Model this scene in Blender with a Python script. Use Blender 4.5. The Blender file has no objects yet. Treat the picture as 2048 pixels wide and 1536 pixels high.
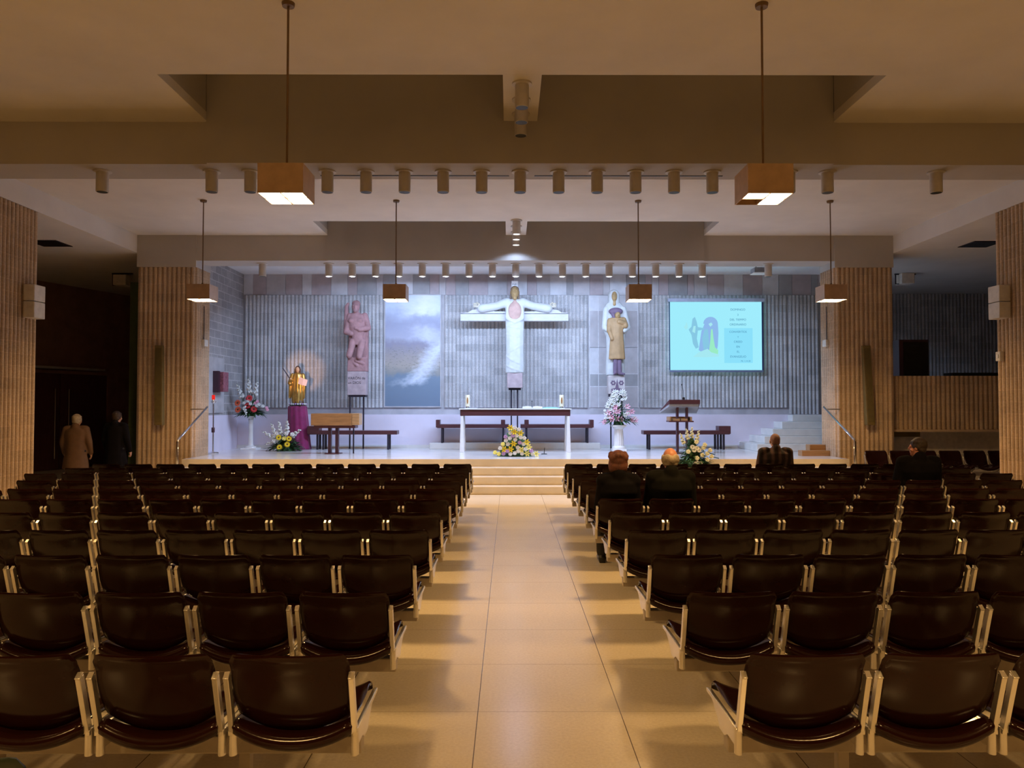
import bpy, bmesh, math, random
from mathutils import Vector, Matrix, Euler
random.seed(7)
S = bpy.context.scene
COL = S.collection
R = math.radians
PI = math.pi
# ------------------------------------------------------------------ camera, world, exposure
cam_d = bpy.data.cameras.new('camera')
cam = bpy.data.objects.new('camera', cam_d); COL.objects.link(cam)
cam_d.sensor_fit = 'HORIZONTAL'; cam_d.sensor_width = 36.0
cam_d.lens = 36.0 * 1550 / 2048
cam_d.clip_end = 200
cam.location = (-0.15, 0.0, 1.73)
cam.rotation_euler = (R(90 + 1.63), 0, R(-0.22))
S.camera = cam
W = bpy.data.worlds.new('world'); S.world = W; W.use_nodes = True
W.node_tree.nodes['Background'].inputs[0].default_value = (0.5, 0.42, 0.36, 1)
W.node_tree.nodes['Background'].inputs[1].default_value = 0.004
S.view_settings.view_transform = 'Standard'
S.view_settings.look = 'None'
S.view_settings.gamma = 1.0
S.view_settings.use_curve_mapping = False
S.view_settings.exposure = 0.0
S.cycles.max_bounces = 7
S.cycles.diffuse_bounces = 4
S.cycles.glossy_bounces = 3
S.cycles.sample_clamp_indirect = 4.0
S.cycles.caustics_reflective = False
S.cycles.caustics_refractive = False
# levels of the lamps in the place
LAMP_W = 78.0            # one warm pendant
SPOT_W = 88.0            # one cold stage spotlight
WARM = (1.0, 0.585, 0.20)
COLD = (0.50, 0.66, 1.0)

def light(name, kind, loc, energy, color, rot=(0, 0, 0), **kw):
    d = bpy.data.lights.new(name, kind); d.energy = energy; d.color = color
    for k, v in kw.items(): setattr(d, k, v)
    o = bpy.data.objects.new(name, d); COL.objects.link(o)
    o.location = loc; o.rotation_euler = rot
    return o
def aim(o, target):
    o.rotation_euler = (Vector(target) - o.location).to_track_quat('-Z', 'Y').to_euler()
ROW_X = [0.5215 * k for k in range(-8, 9)]
LAMP_XY = [(x, y) for y in (7.1, 14.0) for x in (-5.7, -2.2, 2.2, 5.7)]
LAMP_XY += [(-2.2, 0.2), (2.2, 0.2), (-5.7, 0.2), (5.7, 0.2)]
for (x, y) in LAMP_XY:
    light('pendant_glow', 'AREA', (x, y, 3.62), LAMP_W, WARM, shape='SQUARE', size=0.36, spread=R(150))
for i, x in enumerate(ROW_X):
    o = light('stage_spot_glow', 'SPOT', (x, 17.24, 4.59), SPOT_W * (1.22 - 0.10 * abs(x)), COLD, spot_size=R(138), spot_blend=0.04, shadow_soft_size=0.05)
    aim(o, (x, 19.5, 0.62))
for y in (15.5, 16.0, 16.55):
    light('rib_spot_glow', 'SPOT', (0, y, 5.15), 16.0, COLD, spot_size=R(150), spot_blend=0.3, shadow_soft_size=0.05)
o = light('statue_spot_glow', 'SPOT', (-4.75, 15.2, 2.1), 650.0, (1.0, 0.55, 0.30), spot_size=R(13.0), spot_blend=0.75, shadow_soft_size=0.03)
aim(o, (-5.58, 20.4, 2.62))

# ------------------------------------------------------------------ tags
def tag(o, label=None, cat=None, group=None, kind=None):
    if label: o['label'] = label
    if cat: o['category'] = cat
    if group: o['group'] = group
    if kind: o['kind'] = kind
    return o
def thing(name, label, cat, loc=(0, 0, 0), rz=0.0, group=None):
    o = bpy.data.objects.new(name, None); COL.objects.link(o)
    o.empty_display_size = 0.1
    o.location = loc; o.rotation_euler = (0, 0, rz)
    return tag(o, label, cat, group)
def children(o): return [c for c in o.children]
def dup(root, loc=None, rz=None, label=None, group=None):
    r = root.copy(); COL.objects.link(r)
    if loc is not None: r.location = loc
    if rz is not None: r.rotation_euler = (0, 0, rz)
    if label: r['label'] = label
    if group: r['group'] = group
    for ch in list(root.children):
        c = ch.copy(); COL.objects.link(c); c.parent = r
        for g in list(ch.children):
            d = g.copy(); COL.objects.link(d); d.parent = c
    return r

# ------------------------------------------------------------------ mesh builder
class MB:
    def __init__(s): s.bm = bmesh.new(); s.mi = 0
    def _f(s, vs):
        try:
            f = s.bm.faces.new(vs); f.material_index = s.mi; return f
        except ValueError: return None
    def hexa(s, P):
        v = [s.bm.verts.new(p) for p in P]
        for q in ((3, 2, 1, 0), (4, 5, 6, 7), (0, 1, 5, 4), (1, 2, 6, 5), (2, 3, 7, 6), (3, 0, 4, 7)):
            s._f([v[i] for i in q])
        return s
    def box(s, x0, x1, y0, y1, z0, z1):
        return s.hexa([(x0, y0, z0), (x1, y0, z0), (x1, y1, z0), (x0, y1, z0), (x0, y0, z1), (x1, y0, z1), (x1, y1, z1), (x0, y1, z1)])
    def bar(s, a, b, w, d, up=(0, 0, 1)):
        a, b = Vector(a), Vector(b); t = (b - a).normalized(); up = Vector(up)
        if abs(t.dot(up)) > 0.95: up = Vector((0, 1, 0))
        u = t.cross(up).normalized(); v = u.cross(t).normalized()
        P = []
        for c in (a, b):
            for (i, j) in ((-1, -1), (1, -1), (1, 1), (-1, 1)): P.append(c + u * i * w / 2 + v * j * d / 2)
        return s.hexa(P)
    def prism(s, poly, axis, a, b):
        def pt(p, h):
            if axis == 'x': return (h, p[0], p[1])
            if axis == 'y': return (p[0], h, p[1])
            return (p[0], p[1], h)
        A = [s.bm.verts.new(pt(p, a)) for p in poly]; B = [s.bm.verts.new(pt(p, b)) for p in poly]
        s._f(A[::-1]); s._f(B); n = len(poly)
        for i in range(n): s._f([A[i], A[(i + 1) % n], B[(i + 1) % n], B[i]])
        return s
    def rings(s, rs, cap=True):
        V = [[s.bm.verts.new(p) for p in r] for r in rs]; n = len(V[0])
        for a, b in zip(V, V[1:]):
            for i in range(n): s._f([a[i], a[(i + 1) % n], b[(i + 1) % n], b[i]])
        if cap: s._f(V[0][::-1]); s._f(V[-1])
        return s
    def loft(s, prof, n=20, fold=0.0, nf=7, ph=0.0):
        """prof: (z, cx, cy, rx, ry)"""
        rs = []
        for (z, cx, cy, rx, ry) in prof:
            r = []
            for i in range(n):
                a = 2 * PI * i / n; k = 1 + fold * math.sin(nf * a + ph)
                r.append((cx + rx * k * math.cos(a), cy + ry * k * math.sin(a), z))
            rs.append(r)
        return s.rings(rs)
    def lathe(s, prof, n=24, c=(0, 0, 0)):
        return s.loft([(c[2] + z, c[0], c[1], max(r, 1e-4), max(r, 1e-4)) for (r, z) in prof], n)
    def tube(s, pts, r, n=10):
        pts = [Vector(p) for p in pts]; rs = []
        rr = r if isinstance(r, (list, tuple)) else [r] * len(pts)
        for i, p in enumerate(pts):
            t = (pts[min(i + 1, len(pts) - 1)] - pts[max(i - 1, 0)]).normalized()
            up = Vector((0, 0, 1)) if abs(t.z) < 0.9 else Vector((0, 1, 0))
            u = t.cross(up).normalized(); v = u.cross(t)
            rs.append([p + (u * math.cos(2 * PI * k / n) + v * math.sin(2 * PI * k / n)) * rr[i] for k in range(n)])
        return s.rings(rs)
    def ell(s, c, r, rot=None, seg=16, ring=10):
        m = Matrix.Translation(Vector(c)) @ (Euler(rot).to_matrix().to_4x4() if rot else Matrix.Identity(4)) @ Matrix.Diagonal((r[0], r[1], r[2], 1))
        o = bmesh.ops.create_uvsphere(s.bm, u_segments=seg, v_segments=ring, radius=1, matrix=m)
        for v in o['verts']:
            for f in v.link_faces: f.material_index = s.mi
        return s
    def cap(s, a, b, ra, rb, n=12, flat=1.0):
        a, b = Vector(a), Vector(b); t = (b - a).normalized()
        up = Vector((0, 0, 1)) if abs(t.z) < 0.9 else Vector((0, 1, 0))
        u = t.cross(up).normalized(); v = u.cross(t); rs = []
        L = [(-ra * math.cos(k), ra * math.sin(k), a) for k in (0.15, 0.6, 1.1)] + [(0, ra, a), (0, rb, b)] + [(rb * math.cos(k), rb * math.sin(k), b) for k in (1.1, 0.6, 0.15)]
        for (o, r, c) in L:
            rs.append([c + t * o + (u * math.cos(2 * PI * k / n) + v * flat * math.sin(2 * PI * k / n)) * r for k in range(n)])
        return s.rings(rs)
    def shell(s, P, th):
        """closed rounded shell from a grid of points P[i][j], thickness th along normals"""
        ni, nj = len(P), len(P[0]); N = [[None] * nj for _ in range(ni)]
        for i in range(ni):
            for j in range(nj):
                a = Vector(P[min(i + 1, ni - 1)][j]) - Vector(P[max(i - 1, 0)][j]); b = Vector(P[i][min(j + 1, nj - 1)]) - Vector(P[i][max(j - 1, 0)])
                n = a.cross(b); N[i][j] = n.normalized() if n.length > 1e-9 else Vector((0, 0, 1))
        A = [[s.bm.verts.new(Vector(P[i][j]) + N[i][j] * th / 2) for j in range(nj)] for i in range(ni)]
        B = [[s.bm.verts.new(Vector(P[i][j]) - N[i][j] * th / 2) for j in range(nj)] for i in range(ni)]
        for i in range(ni - 1):
            for j in range(nj - 1):
                s._f([A[i][j], A[i + 1][j], A[i + 1][j + 1], A[i][j + 1]]); s._f([B[i][j], B[i][j + 1], B[i + 1][j + 1], B[i + 1][j]])
        rim = [(i, 0) for i in range(ni)] + [(ni - 1, j) for j in range(1, nj)] + [(i, nj - 1) for i in range(ni - 2, -1, -1)] + [(0, j) for j in range(nj - 2, 0, -1)]
        cen = sum((Vector(P[i][j]) for i in range(ni) for j in range(nj)), Vector()) / (ni * nj)
        M = []
        for (i, j) in rim:
            p = Vector(P[i][j]); d = p - cen; d -= N[i][j] * d.dot(N[i][j]); d.normalize()
            M.append(s.bm.verts.new(p + d * th * 0.5))
        for k in range(len(rim)):
            (i, j), (i2, j2) = rim[k], rim[(k + 1) % len(rim)]; k2 = (k + 1) % len(rim)
            s._f([A[i][j], A[i2][j2], M[k2], M[k]]); s._f([M[k], M[k2], B[i2][j2], B[i][j]])
        return s
    def build(s, name, mat, parent=None, smooth=False, bevel=0.0, angle=40, voxel=0.0, rsm=0, loc=None, kind=None, subsurf=0):
        me = bpy.data.meshes.new(name)
        bmesh.ops.recalc_face_normals(s.bm, faces=s.bm.faces)
        s.bm.to_mesh(me); s.bm.free()
        for m in (mat if isinstance(mat, (list, tuple)) else [mat]): me.materials.append(m)
        o = bpy.data.objects.new(name, me); COL.objects.link(o)
        if parent is not None: o.parent = parent
        if loc is not None: o.location = loc
        if kind: o['kind'] = kind
        if smooth or voxel:
            me.polygons.foreach_set('use_smooth', [True] * len(me.polygons))
        if voxel:
            m = o.modifiers.new('fuse', 'REMESH'); m.mode = 'VOXEL'; m.voxel_size = voxel; m.use_smooth_shade = True
            if rsm:
                m = o.modifiers.new('soften', 'SMOOTH'); m.factor = 0.5; m.iterations = rsm
        if bevel:
            m = o.modifiers.new('bevel', 'BEVEL'); m.width = bevel; m.segments = 2; m.limit_method = 'ANGLE'; m.angle_limit = R(35)
        if subsurf:
            m = o.modifiers.new('subsurf', 'SUBSURF'); m.levels = m.render_levels = subsurf
        if smooth and not voxel and angle < 180:
            me.set_sharp_from_angle(angle=R(angle))
        return o
def struct(name, mb, mat, **kw):
    return tag(mb.build(name, mat, **kw), kind='structure')

# ------------------------------------------------------------------ materials
def newmat(name):
    m = bpy.data.materials.new(name); m.use_nodes = True
    nt = m.node_tree; b = nt.nodes['Principled BSDF']
    return m, nt, b
def N(nt, t, **kw):
    n = nt.nodes.new(t)
    for k, v in kw.items(): setattr(n, k, v)
    return n
def L(nt, a, b): nt.links.new(a, b)
def ramp(nt, fac, stops):
    r = N(nt, 'ShaderNodeValToRGB'); L(nt, fac, r.inputs[0]); e = r.color_ramp.elements
    while len(e) > 1: e.remove(e[-1])
    e[0].position, e[0].color = stops[0][0], (*stops[0][1], 1)
    for p, c in stops[1:]:
        k = e.new(p); k.color = (*c, 1)
    return r.outputs[0]
def mixc(nt, fac, a, b, mode='MIX'):
    m = N(nt, 'ShaderNodeMix', data_type='RGBA', blend_type=mode)
    for s, v in ((m.inputs[0], fac), (m.inputs[6], a), (m.inputs[7], b)):
        if hasattr(v, 'links'): L(nt, v, s)
        else: s.default_value = v if isinstance(v, (int, float)) else (*v, 1)
    return m.outputs[2]
def coords(nt, kind='Object'):
    return N(nt, 'ShaderNodeTexCoord').outputs[kind]
def noise(nt, vec, scale, detail=4, rough=0.55):
    n = N(nt, 'ShaderNodeTexNoise'); n.inputs['Scale'].default_value = scale; n.inputs['Detail'].default_value = detail; n.inputs['Roughness'].default_value = rough
    if vec is not None: L(nt, vec, n.inputs['Vector'])
    return n.outputs['Fac']
def bump(nt, b, h, strength=0.3, dist=0.01):
    n = N(nt, 'ShaderNodeBump'); n.inputs['Strength'].default_value = strength; n.inputs['Distance'].default_value = dist
    L(nt, h, n.inputs['Height']); L(nt, n.outputs[0], b.inputs['Normal'])
def math_(nt, op, a, b=None, c=None):
    m = N(nt, 'ShaderNodeMath', operation=op)
    for i, v in enumerate((a, b, c)):
        if v is None: continue
        if hasattr(v, 'links'): L(nt, v, m.inputs[i])
        else: m.inputs[i].default_value = v
    return m.outputs[0]
def plain(name, col, rough=0.5, metal=0.0, var=0.12, scale=9.0, bmp=0.0, coat=0.0, sheen=0.0):
    m, nt, b = newmat(name); c = coords(nt)
    f = noise(nt, c, scale)
    dk = tuple(x * (1 - var) for x in col); lt = tuple(min(1, x * (1 + var)) for x in col)
    L(nt, ramp(nt, f, [(0.3, dk), (0.7, lt)]), b.inputs['Base Color'])
    b.inputs['Roughness'].default_value = rough; b.inputs['Metallic'].default_value = metal
    b.inputs['Coat Weight'].default_value = coat; b.inputs['Sheen Weight'].default_value = sheen
    if bmp: bump(nt, b, noise(nt, c, scale * 4, 6), bmp, 0.01)
    return m
def emit(name, col, strength):
    m, nt, b = newmat(name)
    b.inputs['Base Color'].default_value = (0, 0, 0, 1); b.inputs['Roughness'].default_value = 1
    b.inputs['Specular IOR Level'].default_value = 0
    b.inputs['Emission Color'].default_value = (*col, 1); b.inputs['Emission Strength'].default_value = strength
    return m
def block_mat(name, col, bw=0.4, bh=0.2, var=0.16, mortar=(1.18, 1.18, 1.2), msize=0.006):
    """moulded concrete blocks in courses; runs along x+y, rises along z"""
    m, nt, b = newmat(name); c = coords(nt)
    sp = N(nt, 'ShaderNodeSeparateXYZ'); L(nt, c, sp.inputs[0])
    cb = N(nt, 'ShaderNodeCombineXYZ'); L(nt, math_(nt, 'ADD', sp.outputs[0], sp.outputs[1]), cb.inputs[0]); L(nt, sp.outputs[2], cb.inputs[1])
    br = N(nt, 'ShaderNodeTexBrick'); L(nt, cb.outputs[0], br.inputs['Vector'])
    br.inputs['Scale'].default_value = 1; br.inputs['Brick Width'].default_value = bw; br.inputs['Row Height'].default_value = bh
    br.inputs['Mortar Size'].default_value = msize; br.inputs['Mortar Smooth'].default_value = 0.4; br.inputs['Bias'].default_value = 0
    br.inputs['Color1'].default_value = (*[x * (1 - var) for x in col], 1); br.inputs['Color2'].default_value = (*[x * (1 + var) for x in col], 1)
    br.inputs['Mortar'].default_value = (*[min(1, x * k) for x, k in zip(col, mortar)], 1)
    f = noise(nt, c, 2.2, 5); f2 = noise(nt, c, 40, 3)
    cc = mixc(nt, 1.0, br.outputs['Color'], ramp(nt, f, [(0.25, (0.82, 0.82, 0.83)), (0.75, (1.12, 1.1, 1.08))]), 'MULTIPLY')
    cc = mixc(nt, 1.0, cc, ramp(nt, f2, [(0.25, (0.8,) * 3), (0.75, (1.15,) * 3)]), 'MULTIPLY')
    L(nt, cc, b.inputs['Base Color']); b.inputs['Roughness'].default_value = 0.9
    bump(nt, b, f2, 0.5, 0.008)
    return m
def wood(name, col, axis=0, rough=0.45, scale=3.0, coat=0.1):
    m, nt, b = newmat(name); c = coords(nt)
    mp = N(nt, 'ShaderNodeMapping'); L(nt, c, mp.inputs[0])
    sc = [14, 14, 14]; sc[axis] = 1.2; mp.inputs['Scale'].default_value = sc
    f = noise(nt, mp.outputs[0], scale, 6, 0.6)
    L(nt, ramp(nt, f, [(0.3, tuple(x * 0.7 for x in col)), (0.5, col), (0.75, tuple(min(1, x * 1.25) for x in col))]), b.inputs['Base Color'])
    b.inputs['Roughness'].default_value = rough; b.inputs['Coat Weight'].default_value = coat
    return m
M = {}
M['pillar'] = block_mat('fluted_concrete', (0.54, 0.40, 0.27), 0.42, 0.2, var=0.08)
M['back'] = block_mat('fluted_grey_concrete', (0.50, 0.50, 0.50), 0.42, 0.213, var=0.12)
M['side'] = block_mat('grey_block', (0.38, 0.37, 0.37), 0.40, 0.2, var=0.1, mortar=(1.5, 1.5, 1.52), msize=0.012)
M['smooth_concrete'] = plain('smooth_concrete', (0.48, 0.47, 0.48), 0.85, var=0.14, scale=3, bmp=0.15)
M['board_a'] = plain('board_concrete', (0.50, 0.48, 0.49), 0.85, var=0.1, scale=4)
M['board_b'] = plain('board_concrete_dark', (0.37, 0.37, 0.38), 0.85, var=0.1, scale=4)
M['board_c'] = plain('board_concrete_pink', (0.45, 0.39, 0.40), 0.85, var=0.1, scale=4)
M['board_d'] = plain('board_concrete_pale', (0.62, 0.62, 0.64), 0.85, var=0.1, scale=4)
M['joint'] = plain('pale_joint', (0.68, 0.68, 0.70), 0.8)
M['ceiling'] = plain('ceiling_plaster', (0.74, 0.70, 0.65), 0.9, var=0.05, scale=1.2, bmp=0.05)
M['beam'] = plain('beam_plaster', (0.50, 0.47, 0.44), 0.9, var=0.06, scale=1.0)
M['stage_ceiling'] = plain('white_ceiling', (0.88, 0.88, 0.88), 0.9, var=0.03)
M['plinth'] = plain('lavender_plaster', (0.74, 0.69, 0.80), 0.7, var=0.05, scale=1.5)
M['marble'] = plain('pale_marble', (0.72, 0.72, 0.70), 0.22, var=0.08, scale=3)
M['stage'] = plain('stage_marble', (0.72, 0.72, 0.73), 0.16, var=0.07, scale=2)
M['step'] = plain('cream_marble', (0.66, 0.58, 0.46), 0.25, var=0.08, scale=3)
M['dark_wall'] = plain('dark_brown_wall', (0.34, 0.19, 0.14), 0.8, var=0.2, scale=3)
M['grey_paint'] = plain('grey_paint', (0.78, 0.72, 0.64), 0.8)
M['rear'] = plain('rear_wall_plaster', (0.12, 0.09, 0.07), 0.9)
def floor_mat():
    m, nt, b = newmat('terrazzo_tiles'); c = coords(nt)
    sp = N(nt, 'ShaderNodeSeparateXYZ'); L(nt, c, sp.inputs[0])
    def line(v, off, w):
        t = math_(nt, 'FRACT', math_(nt, 'DIVIDE', math_(nt, 'SUBTRACT', v, off), 0.805))
        d = math_(nt, 'ABSOLUTE', math_(nt, 'SUBTRACT', t, 0.5))
        return math_(nt, 'GREATER_THAN', d, 0.5 - w)
    lx = line(sp.outputs[0], -0.326 - 0.805 * 30, 0.0030); ly = line(sp.outputs[1], 4.44 - 0.805 * 30, 0.0030)
    ly = math_(nt, 'MULTIPLY', ly, 0.55)
    ln = math_(nt, 'MAXIMUM', lx, ly)
    f = noise(nt, c, 55, 3, 0.7); f2 = noise(nt, c, 0.7, 3)
    base = ramp(nt, f, [(0.25, (0.58, 0.50, 0.39)), (0.75, (0.71, 0.63, 0.50))])
    base = mixc(nt, 1.0, base, ramp(nt, f2, [(0.3, (0.92, 0.92, 0.92)), (0.7, (1.05, 1.05, 1.05))]), 'MULTIPLY')
    L(nt, mixc(nt, ln, base, (0.10, 0.07, 0.045)), b.inputs['Base Color'])
    b.inputs['Roughness'].default_value = 0.23
    return m
M['floor'] = floor_mat()
M['plastic'] = plain('brown_plastic', (0.017, 0.0040, 0.0032), 0.14, var=0.15, scale=5)
M['plastic'].node_tree.nodes['Principled BSDF'].inputs['Specular IOR Level'].default_value = 0.26
M['cushion'] = plain('dark_red_seat', (0.045, 0.010, 0.010), 0.5, var=0.15)
M['alu'] = plain('cast_aluminium', (0.82, 0.78, 0.72), 0.27, metal=0.85, var=0.05)
M['beamsteel'] = plain('painted_steel', (0.42, 0.36, 0.30), 0.45, metal=0.3)
M['chrome'] = plain('chrome', (0.8, 0.8, 0.82), 0.12, metal=1.0, var=0.03)
M['can'] = plain('can_enamel', (0.60, 0.56, 0.52), 0.5, var=0.06)
M['can_in'] = plain('can_inside', (0.02, 0.022, 0.015), 0.5)
M['lampbox'] = plain('bronze_lamp_metal', (0.55, 0.38, 0.25), 0.4, metal=0.2, var=0.1)
M['rod'] = plain('brass_rod', (0.20, 0.13, 0.07), 0.45, metal=0.5)
M['glow'] = emit('lamp_glow', (1.0, 0.80, 0.52), 26.0)
M['coldglow'] = emit('spot_glow', (0.85, 0.92, 1.0), 5.0)
M['redglow'] = emit('red_lamp_glow', (1.0, 0.03, 0.02), 0.8)
M['maroon'] = wood('maroon_wood', (0.075, 0.022, 0.026), 0, 0.4)
M['maroon_v'] = wood('maroon_wood_upright', (0.06, 0.022, 0.035), 2, 0.4)
M['oak'] = wood('oak_wood', (0.36, 0.19, 0.075), 0, 0.45)
M['oak_pale'] = wood('oak_wood_pale', (0.46, 0.28, 0.13), 0, 0.45)
M['white'] = plain('white_paint', (0.78, 0.78, 0.78), 0.5, var=0.04)
M['cloth'] = plain('white_linen', (0.82, 0.83, 0.84), 0.85, var=0.04)
M['black'] = plain('black_lacquer', (0.012, 0.010, 0.010), 0.35)
M['steel'] = plain('dark_steel', (0.035, 0.03, 0.045), 0.4, metal=0.4)
M['olive'] = plain('olive_enamel', (0.16, 0.115, 0.035), 0.6)
M['boxwhite'] = plain('speaker_white', (0.66, 0.62, 0.55), 0.6)
# ------------------------------------------------------------------ the building
HA, HB, HW = 5.47, 4.91, 5.08          # nave ceiling, beam soffit, aisle ceiling
ST = 0.62                              # stage floor
def rib_edge(a, b, n_out, pitch=0.105, r=0.042):
    """points along a->b with half-round ribs standing out along n_out (a excluded groove kept)"""
    a, b, n = Vector(a), Vector(b), Vector(n_out); d = b - a; k = max(1, round(d.length / pitch)); p = d / k; out = []
    for i in range(k):
        c = a + p * (i + 0.5); t = p.normalized(); rr = p.length / 2 - 0.008
        out.append(a + p * i)
        for q in range(7):
            an = PI - PI * q / 6
            out.append(c + t * math.cos(an) * rr + n * (math.sin(an) * r + 0.0))
    out.append(b)
    return [(v.x, v.y) for v in out]
def ribbed_block(x0, x1, y0, y1, z0, z1, sides='sew'):
    """fluted pillar; ribs on the named sides (s faces the nave, e / w the flanks)"""
    P = []
    P += rib_edge((x0, y0), (x1, y0), (0, -1)) if 's' in sides else [(x0, y0), (x1, y0)]
    P += (rib_edge((x1, y0), (x1, y1), (1, 0)) if 'e' in sides else [(x1, y0), (x1, y1)])[1:]
    P += [(x0, y1)]
    P += (rib_edge((x0, y1), (x0, y0), (-1, 0)) if 'w' in sides else [(x0, y1), (x0, y0)])[1:-1]
    return MB().prism(P, 'z', z0, z1)

struct('floor', MB().box(-16, 16, -8, 25, -0.1, 0.0), M['floor'])
# walls that close the hall
struct('wall_rear', MB().box(-16, 16, -8.2, -8, 0, 5.6), M['rear'])
struct('wall_far_right', MB().box(15.0, 15.2, -8, 25, 0, 5.6), M['rear'])
struct('wall_far_left', MB().prism([(-16, -8), (-15.8, -8), (-15.8, 11.8), (-11.4, 24.4), (-11.6, 24.6), (-16, 12)], 'z', 0, 5.6), M['dark_wall'])
struct('wall_left_end', MB().box(-11.8, -7.95, 24.0, 24.2, 0, 5.6), M['dark_wall'])
# nave ceiling in slabs round the two pairs of light wells
def slab(x0, x1, y0, y1, n):
    struct(n, MB().box(x0, x1, y0, y1, HA, HA + 0.12), M['ceiling'])
slab(-8.28, 8.28, -8, 8.65, 'ceiling')
slab(-8.28, -4.12, 8.65, 10.12, 'ceiling_left'); slab(4.12, 8.28, 8.65, 10.12, 'ceiling_right')
slab(-8.28, 8.28, 10.4, 15.6, 'ceiling_middle')
slab(-8.28, -4.12, 15.6, 16.95, 'ceiling_far_left'); slab(4.12, 8.28, 15.6, 16.95, 'ceiling_far_right')
struct('ceiling_stage', MB().box(-7.6, 8.8, 17.571, 21.4, 5.30, 5.46), M['stage_ceiling'])
for (nm, ya, yb, yc, hm) in (('front', 8.65, 10.12, 10.79, 1), ('stage', 15.6, 16.9, 17.57, 2)):
    w = MB()
    for sx in (-1, 1):
        w.box(min(sx * 4.12, sx * 4.3), max(sx * 4.12, sx * 4.3), ya - 0.15, yb - 0.06, HA + 0.121, 6.7)
        w.box(min(sx * 0.22, sx * 4.11), max(sx * 0.22, sx * 4.11), ya - 0.15, ya, HA + 0.121, 6.7)
    w.box(-4.3, 4.3, ya - 0.15, yb + 0.3, 6.7, 6.8)
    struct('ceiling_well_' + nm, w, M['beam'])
    struct('ceiling_rib_' + nm, MB().box(-0.22, 0.22, ya + 0.001, yb - 0.051, HA, 6.69), M['ceiling'])
    e = 8.28 if hm == 1 else 8.25
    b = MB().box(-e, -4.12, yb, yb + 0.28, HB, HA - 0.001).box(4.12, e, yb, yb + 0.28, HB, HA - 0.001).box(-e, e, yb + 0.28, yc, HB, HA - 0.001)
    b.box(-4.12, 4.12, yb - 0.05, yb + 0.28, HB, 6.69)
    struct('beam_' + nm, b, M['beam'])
struct('trim_1', MB().box(-2.75, -0.15, 10.60, 10.63, HB - 0.006, HB + 0.001).box(0.2, 2.8, 10.60, 10.63, HB - 0.006, HB + 0.001), M['can_in'])
# edge beams and aisle ceilings
for sx, s in ((-1, 'left'), (1, 'right')):
    x0, x1 = sorted((sx * 8.28, sx * 8.7)); struct('beam_' + s, MB().box(x0, x1, -8, 24.3, HW, HA + 0.12), M['ceiling'])
    x0, x1 = sorted((sx * 8.7, sx * 16)); struct('ceiling_aisle_' + s, MB().box(x0, x1, -8, 24.3, HW, HW + 0.12), M['ceiling'])
# pillars
for sx, s in ((-1, 'left'), (1, 'right')):
    x0, x1 = sorted((sx * 7.02, sx * 8.25))
    struct('pillar_stage_' + s, ribbed_block(x0, x1, 16.94, 17.7, 0, 4.77, 'sew'), M['pillar'])
    struct('beam_cap_' + s, MB().box(x0 - 0.03, x1 + 0.03, 16.88, 17.72, 4.77, HA), M['beam'])
    x0, x1 = sorted((sx * 8.32, sx * 9.5))
    struct('pillar_nave_' + s, ribbed_block(x0, x1, 11.6, 13.35, 0, 5.075, 'sew'), M['pillar'])
    x0, x1 = sorted((sx * 8.28, sx * 9.5))
    struct('pillar_rear_' + s, ribbed_block(x0, x1, 3.6, 5.2, 0, 5.075, 'se' if sx < 0 else 'sw'), M['pillar'])
# stage, steps, plinth
g = MB()
for k in range(3): g.box(-6.98, 6.98, 15.2 + 0.35 * k, 16.25, 0.155 * k + 0.0005, 0.155 * (k + 1))
struct('floor_steps', g, M['step'], bevel=0.012)
struct('floor_stage', MB().box(-6.98, 6.98, 16.27, 17.75, 0.0, ST).box(-7.6, 8.75, 17.72, 21.3, 0.0, ST), M['stage'])
struct('floor_stage_edge', MB().box(-6.98, 6.98, 16.25, 16.272, 0.465, ST), M['step'])
struct('floor_dais', MB().box(-2.2, 2.2, 20.0, 20.51, ST, ST + 0.155), M['marble'], bevel=0.01)
struct('wall_plinth', MB().box(-7.35, 8.62, 20.55, 20.949, ST, 1.505), M['plinth'])
struct('baseboard_plinth', MB().box(-7.33, 5.9, 20.515, 20.55, ST, ST + 0.085), M['marble'])
g = MB()
for k, x in enumerate((5.93, 6.21, 6.52, 6.86, 7.24)):
    g.box(x, 8.62, 19.0 + 0.3 * k, 20.549, ST + 0.177 * k + 0.0005, ST + 0.177 * (k + 1))
struct('floor_stairs', g, M['marble'], bevel=0.012)
g = MB().box(6.35, 6.98, 17.2, 17.45, ST, ST + 0.12).box(6.62, 6.98, 17.45, 17.7, ST, ST + 0.24)
struct('trim_2', g, M['oak'], bevel=0.01)  # small step blocks; warm light on the risers is put into the oak colour
# back wall with fluted panels
YB = 20.95; HS = 5.30
struct('wall_back', MB().box(-7.6, 8.3, YB, 21.3, 0, HS), M['smooth_concrete'])
def panel(n, x0, x1, z0, z1):
    P = rib_edge((x0, YB - 0.03), (x1, YB - 0.03), (0, -1)) + [(x1, YB - 0.001), (x0, YB - 0.001)]
    struct(n, MB().prism(P, 'z', z0, z1), M['back'])
panel('wall_panel_left', -7.30, -3.56, 1.69, 4.73)
panel('wall_panel_middle', -1.90, 1.98, 1.69, 4.73)
panel('wall_panel_right', 3.38, 7.38, 1.69, 4.73)
panel('wall_panel_right_end', 7.42, 8.24, 1.51, 4.73)
g = MB(); x = -7.34; rnd = random.Random(3); last = 0
while x < 8.3:
    w = rnd.choice((0.18, 0.26, 0.36, 0.45, 0.52)); c = rnd.choice([q for q in (0, 1, 2, 3) if q != last]); g.mi = last = c; x2 = min(8.4, x + w)
    g.box(x + 0.004, x2 - 0.004, YB - rnd.choice((0.02, 0.028)), YB - 0.001, 4.74, HS - 0.001); x = x2
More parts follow.
